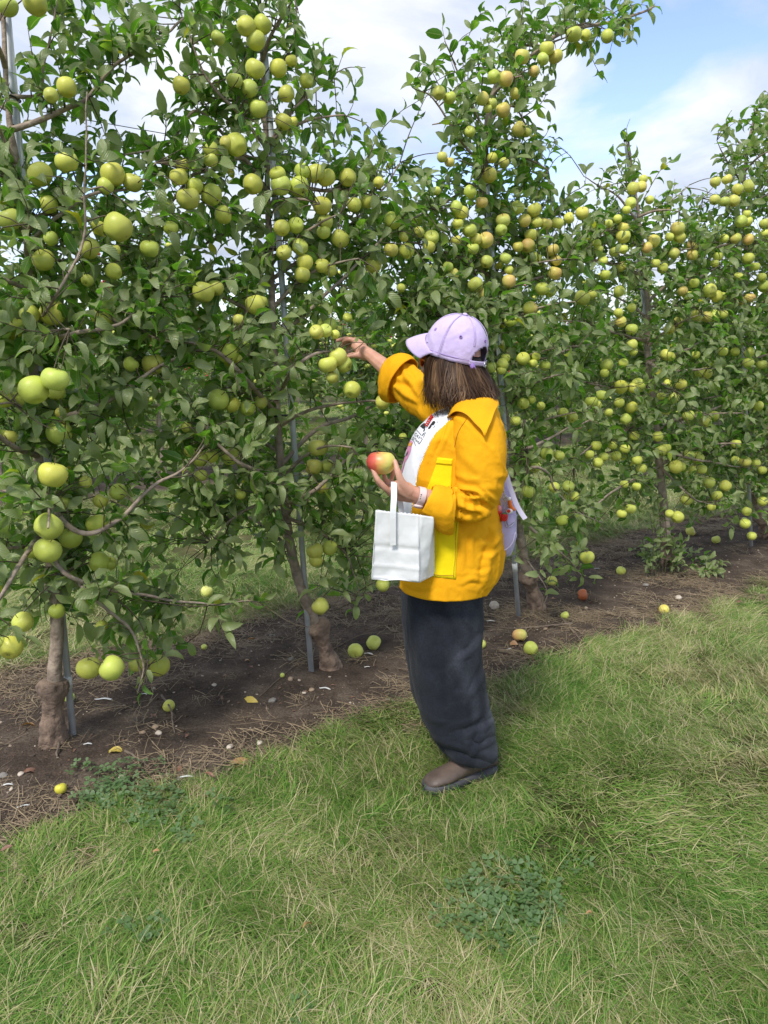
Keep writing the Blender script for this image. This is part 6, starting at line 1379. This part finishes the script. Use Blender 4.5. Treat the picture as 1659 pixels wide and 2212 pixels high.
for k, (x, y, dp, col_, bl, tl, lab) in enumerate(WIND):
    g0 = GP(x, y + dp * 0.40); dep = (g0 - CAM).dot(Vector((0, CP, -SP))); D = dp * dep / FOC
    D = min(max(D, 0.02), 0.10); P = GP(x, y + dp * 0.40); P.z = gz(P) + D * 0.40
    put_apple(P, D, (*col_, bl), lab.replace('windlet', 'windfall'), 'windfall apples on the ground', (tl[0], tl[1], 1.3 * k), k, full=dp > 19, name='windfall_apple')
# stones
def stone(seed, sx=1.25, sy=0.95, sz=0.65):
    r = np.random.default_rng(seed); bm = bmesh.new(); bmesh.ops.create_icosphere(bm, subdivisions=3, radius=1.0); V = np.array([v.co[:] for v in bm.verts]); F = [[v.index for v in f.verts] for f in bm.faces]; bm.free()
    V *= (1 + 0.22 * fbm(V + seed * 3.1, 1.3, seed, 2) + 0.05 * fbm(V + seed, 4, seed + 2, 2))[:, None]; return V * [sx, sy, sz], F
M['stone_pale'] = simple('pale_stone', (0.56, 0.49, 0.40), 0.9, (0.38, 0.32, 0.25), 30, bstr=0.5, bscale=60); M['stone_grey'] = simple('grey_stone', (0.26, 0.24, 0.21), 0.9, (0.15, 0.135, 0.12), 30, bstr=0.5, bscale=60); M['stone_tan'] = simple('tan_stone', (0.38, 0.28, 0.19), 0.9, (0.22, 0.155, 0.10), 30, bstr=0.5, bscale=60)
ST = [(1068, 1304, 32, 'stone_pale', 'largest pale stone on the soil right behind the jeans'), (588, 1506, 24, 'stone_grey', 'grey pointed stone on bare soil before the crooked trunk'), (673, 1485, 15, 'stone_tan', 'brown stone between the grey stone and the crooked trunk'), (629, 1424, 14, 'stone_grey', 'small grey stone by the long dead stick'),
 (628, 1467, 16, 'stone_tan', 'tan stone just above the grey pointed stone'), (657, 1494, 11, 'stone_pale', 'small pale pebble beside the brown stone'), (497, 1611, 20, 'stone_pale', 'pale stone before the brown curled leaf'), (521, 1607, 14, 'stone_tan', 'small tan stone beside the pale one near the brown leaf'), (561, 1601, 17, 'stone_pale', 'pale upright stone above the brown curled leaf'),
 (335, 1565, 20, 'stone_tan', 'uppermost tan stone of the little heap under the dead stalks'), (308, 1579, 16, 'stone_tan', 'left tan stone of the little heap under the dead stalks'), (343, 1580, 17, 'stone_pale', 'right pale stone of the little heap under the dead stalks'), (713, 1563, 16, 'stone_pale', 'pale stone at the edge of the lawn left of the jeans'),
 (264, 1671, 26, 'stone_pale', 'flat pale stone among the clover beside the yellow leaf'), (233, 1697, 18, 'stone_tan', 'tan stone low in the clover'), (45, 1668, 18, 'stone_pale', 'pale stone at the left edge of the soil'), (8, 1672, 22, 'stone_grey', 'grey stone cut by the left edge'), (386, 1680, 14, 'stone_grey', 'grey stone at the lower edge of the soil'), (463, 1478, 14, 'stone_pale', 'pale pebble alone in the middle of the bare soil'), (1178, 1357, 12, 'stone_tan', 'tan stone before the third steel post'), (1118, 1482, 12, 'stone_tan', 'tan stone under the green windfall right of the jeans'), (1395, 1262, 15, 'stone_grey', 'grey stone right of the rotten apple'), (1465, 1288, 20, 'stone_pale', 'buff stone at the grass edge near the bitten windfall')]
for k, (x, y, w_, mm, lab) in enumerate(ST):
    P = GP(x, y + w_ * .2); dep = (P - CAM).dot(Vector((0, CP, -SP))); s = w_ * dep / FOC / 2.7; V, F = stone(k + 3, 1.2, .95, .55 + .3 * random.random()); P.z = gz(P) + s * .25
    a = random.uniform(0, 6.28); Rm = np.array([[math.cos(a), -math.sin(a), 0], [math.sin(a), math.cos(a), 0], [0, 0, 1]]); o = mk('stone', (V * s) @ Rm.T + np.array(P), F, M[mm], None, True, P); tag(o, lab, 'stone', 'stones on the soil strip')
# fallen leaves
M['leaf_yellow'] = leaf_material('yellow_leaf', [(0.0, (0.62, 0.46, 0.04)), (1.0, (0.66, 0.52, 0.08))], (0.55, 0.42, 0.08), 0.15); M['leaf_brown'] = leaf_material('brown_leaf', [(0.0, (0.20, 0.085, 0.045)), (1.0, (0.28, 0.13, 0.07))], (0.22, 0.11, 0.07), 0.08); M['leaf_orange'] = leaf_material('orange_leaf', [(0.0, (0.42, 0.19, 0.06)), (1.0, (0.5, 0.25, 0.08))], (0.4, 0.22, 0.1), 0.1)
FL_ = [(245, 1613, 44, 'leaf_yellow', 0.5, 'large yellow fallen leaf standing on edge in the clover'), (543, 1508, 36, 'leaf_yellow', 0.1, 'curled yellow fallen leaf at the end of the dead stick'), (60, 1558, 34, 'leaf_orange', 0.3, 'orange and yellow fallen leaf left of the nearest trunk'), (530, 1636, 62, 'leaf_orange', 0.15, 'large curled brown leaf at the edge of the lawn'), (508, 1652, 40, 'leaf_brown', 0.1, 'dark brown leaf tucked under the large curled one'),
 (538, 1419, 18, 'leaf_orange', 0.1, 'small orange leaf on soil left of the crooked trunk'), (541, 1377, 18, 'leaf_orange', 0.1, 'small orange leaf at the far edge of the soil'), (360, 1518, 30, 'leaf_brown', 0.6, 'dry brown leaf over the windfall under the dead stalks'), (662, 2022, 30, 'leaf_orange', 0.5, 'brown fallen leaf deep in the front grass'), (340, 1862, 16, 'leaf_orange', 0.3, 'small orange leaf low in the left lawn'), (1270, 1999, 20, 'leaf_orange', 0.4, 'small reddish leaf right of the clover patch'), (75, 1655, 40, 'leaf_brown', 0.1, 'long dark brown leaf at the left edge of the soil'), (380, 1655, 30, 'leaf_brown', 0.1, 'brown leaf on soil above the front grass edge'), (20, 1855, 26, 'leaf_brown', .2, 'dark brown leaf at the left edge of the lawn'), (1105, 1385, 26, 'leaf_orange', .2, 'withered orange leaf between the two windfalls right of the jeans'), (455, 1690, 30, 'leaf_brown', .15, 'brown leaf at the tip of the soil by the lawn'), (1275, 1300, 14, 'leaf_brown', .1, 'brown leaf before the rotten apple'), (1600, 1310, 20, 'leaf_brown', .1, 'brown leaf at the right end of the soil')]
for k, (x, y, w_, mm, st_, lab) in enumerate(FL_):
    P = GP(x, y + w_ * .2); dep = (P - CAM).dot(Vector((0, CP, -SP))); s = w_ * dep / FOC * 0.95; V, F, U = leaf_shape(800 + k); grass_ = soil_mask(np.array([[P.x, P.y, 0]]))[0] < .5
    P.z = gz(P) + (0.045 if grass_ else 0.008) + 0.3 * s * st_
    e = Matrix.Rotation(random.uniform(-.6, .6) + (0 if k % 2 else math.pi), 3, 'Z') @ Matrix.Rotation(-st_ * 1.2, 3, 'Y') @ Matrix.Rotation(random.uniform(-.4, .9) * (1 + st_), 3, 'X')
    V = np.array([e @ Vector(v) for v in (V - [0.6, 0, 0]) * s]) + np.array(P); o = mk('fallen_leaf', V, F, M[mm], None, True, P, {'tint': np.full(len(V), random.random())}, U); tag(o, lab, 'fallen leaf', 'fallen leaves')
# white shreds
WS = [(225, 1508, 46, 'longest curved white plastic strip right of the nearest post'), (404, 1682, 30, 'white plastic strip at the lower tip of the bare soil'), (190, 1612, 18, 'white shred below the nearest steel post'), (796, 1414, 20, 'white shred in front of the two windfalls by the jeans'), (793, 1438, 12, 'small white shred left of the jeans'), (702, 1483, 26, 'ragged white shred left of the jeans on the soil'), (841, 1512, 18, 'oval white shred close to the jeans'), (1060, 1345, 18, 'white shred behind the jeans near the pale stone'), (1100, 1400, 16, 'white shred under the bruised windfall'), (312, 1500, 12, 'white shred at the tip of the lowest branch'), (16, 1700, 24, 'white shred cluster piece at the left edge'), (1215, 1423, 12, 'white shred at the right grass edge'), (1290, 1226, 12, 'small white shred before the fourth tree'), (1520, 1220, 34, 'white plastic sheet scrap right of the weeds'), (50, 1740, 26, 'pale bark splinter on straw at far left'), (588, 1370, 12, 'white shred beside the foot of the second steel post')]
for k, (x, y, w_, lab) in enumerate(WS):
    P = GP(x, y); dep = (P - CAM).dot(Vector((0, CP, -SP))); L = w_ * dep / FOC; r = random.Random(60 + k); P.z = gz(P) + .006; az = r.uniform(-.5, .5); cv = r.uniform(-.9, .9); pts = [np.array(P)]
    for q in range(8): az += cv / 8; pts.append(pts[-1] + np.array([math.cos(az), math.sin(az), 0.25 * math.sin(q * .8)]) * L / 8)
    pts = np.array(pts) - (np.array(pts[4]) - np.array(P)); wdt = L * r.uniform(.09, .2); nn_ = len(pts); T_, A_, B_ = frames(pts, (0, 0, 1)); prof = np.sqrt(np.clip(1 - (np.linspace(-1, 1, nn_) ** 4), .05, 1)); V = []
    for i in range(nn_): V += [pts[i] - B_[i] * wdt * prof[i] / 2 + A_[i] * .003, pts[i], pts[i] + B_[i] * wdt * prof[i] / 2 + A_[i] * .003]
    o = mk('plastic_shred', V, grid_faces(nn_, 3), M['white_tag'], None, True, P); s_ = o.modifiers.new('thickness', 'SOLIDIFY'); s_.thickness = .001; tag(o, lab, 'shred', 'white shreds on the soil')
# sticks
M['stick'] = simple('dead_stick', (0.20, 0.155, 0.115), 0.95, (0.10, 0.075, 0.055), 30)
for k, (pts, r0, lab) in enumerate([(((860, 1362), (780, 1368), (700, 1410), (640, 1440), (560, 1500)), .004, 'long dead stick running from the crooked trunk to the yellow leaf'), (((1235, 1350), (1120, 1358), (1040, 1352)), .006, 'straight dead stick lying behind the jeans'), (((1205, 1330), (1235, 1360), (1262, 1392)), .006, 'short dark stick pointing into the grass on the right'), (((120, 1578), (126, 1610), (122, 1640)), .008, 'bare root stub below the nearest trunk'), (((352, 1520), (370, 1545), (376, 1584)), .005, 'bent dead stalk hanging over the heap of stones'), (((270, 1620), (300, 1640), (325, 1660)), .005, 'short dead stick beside the yellow leaf'), (((1335, 1313), (1400, 1317), (1420, 1316)), .004, 'thin stick behind the bitten windfall'), (((160, 1700), (190, 1730), (200, 1790)), .004, 'thin stick at the lawn edge in the left clover'), (((620, 1180 + 380), (640, 1575), (636, 1590)), .003, 'short forked twig on bare soil left of the lawn edge')]):
    P = np.array([tuple(GP(*p)) for p in pts]); P[:, 2] = [gz(Vector(p)) + r0 * .8 for p in P]
    if k == 4: P[0, 2] += .05; P[1, 2] += .03
    P = catmull(P, 24); P += 0.004 * np.stack([fbm(P, 25, 40 + k, 2), fbm(P, 25, 50 + k, 2), 0.5 * np.abs(fbm(P, 25, 60 + k, 2))], 1); t = MB(); t.tube(P, np.linspace(r0, r0 * .45, 24), 7); tag(t.build('stick', M['stick'], None, True, P[12]), lab, 'stick', 'dead sticks on the soil')
# crumbled leaf litter
n = 1500; o_ = rng.uniform(-0.62, 1.0, n); s_ = rng.uniform(-1.5, 7.5, n); P = np.zeros((n, 3)); P[:, 0] = ROW0.x + rd.x * s_ + RN.x * o_; P[:, 1] = ROW0.y + rd.y * s_ + RN.y * o_
P = P[in_view(P) & (fbm(P, 3.0, 131, 2) > -0.15)]; P[:, 2] = ground_z(P) + rng.uniform(.001, .007, len(P)); n = len(P); az = rng.uniform(0, 6.28, n)
o = leaves_mesh('leaf_litter', P, np.stack([np.cos(az), np.sin(az), rng.normal(0, .2, n)], 1), np.stack([rng.normal(0, .3, n), rng.normal(0, .3, n), np.ones(n)], 1), rng.uniform(.010, .030, n), rng.uniform(0, 1, n), LEAFLO, None, M['leaf_brown'])
tag(o, 'crumbled brown leaves and bits littering the bare soil', 'leaf litter', None, 'stuff')
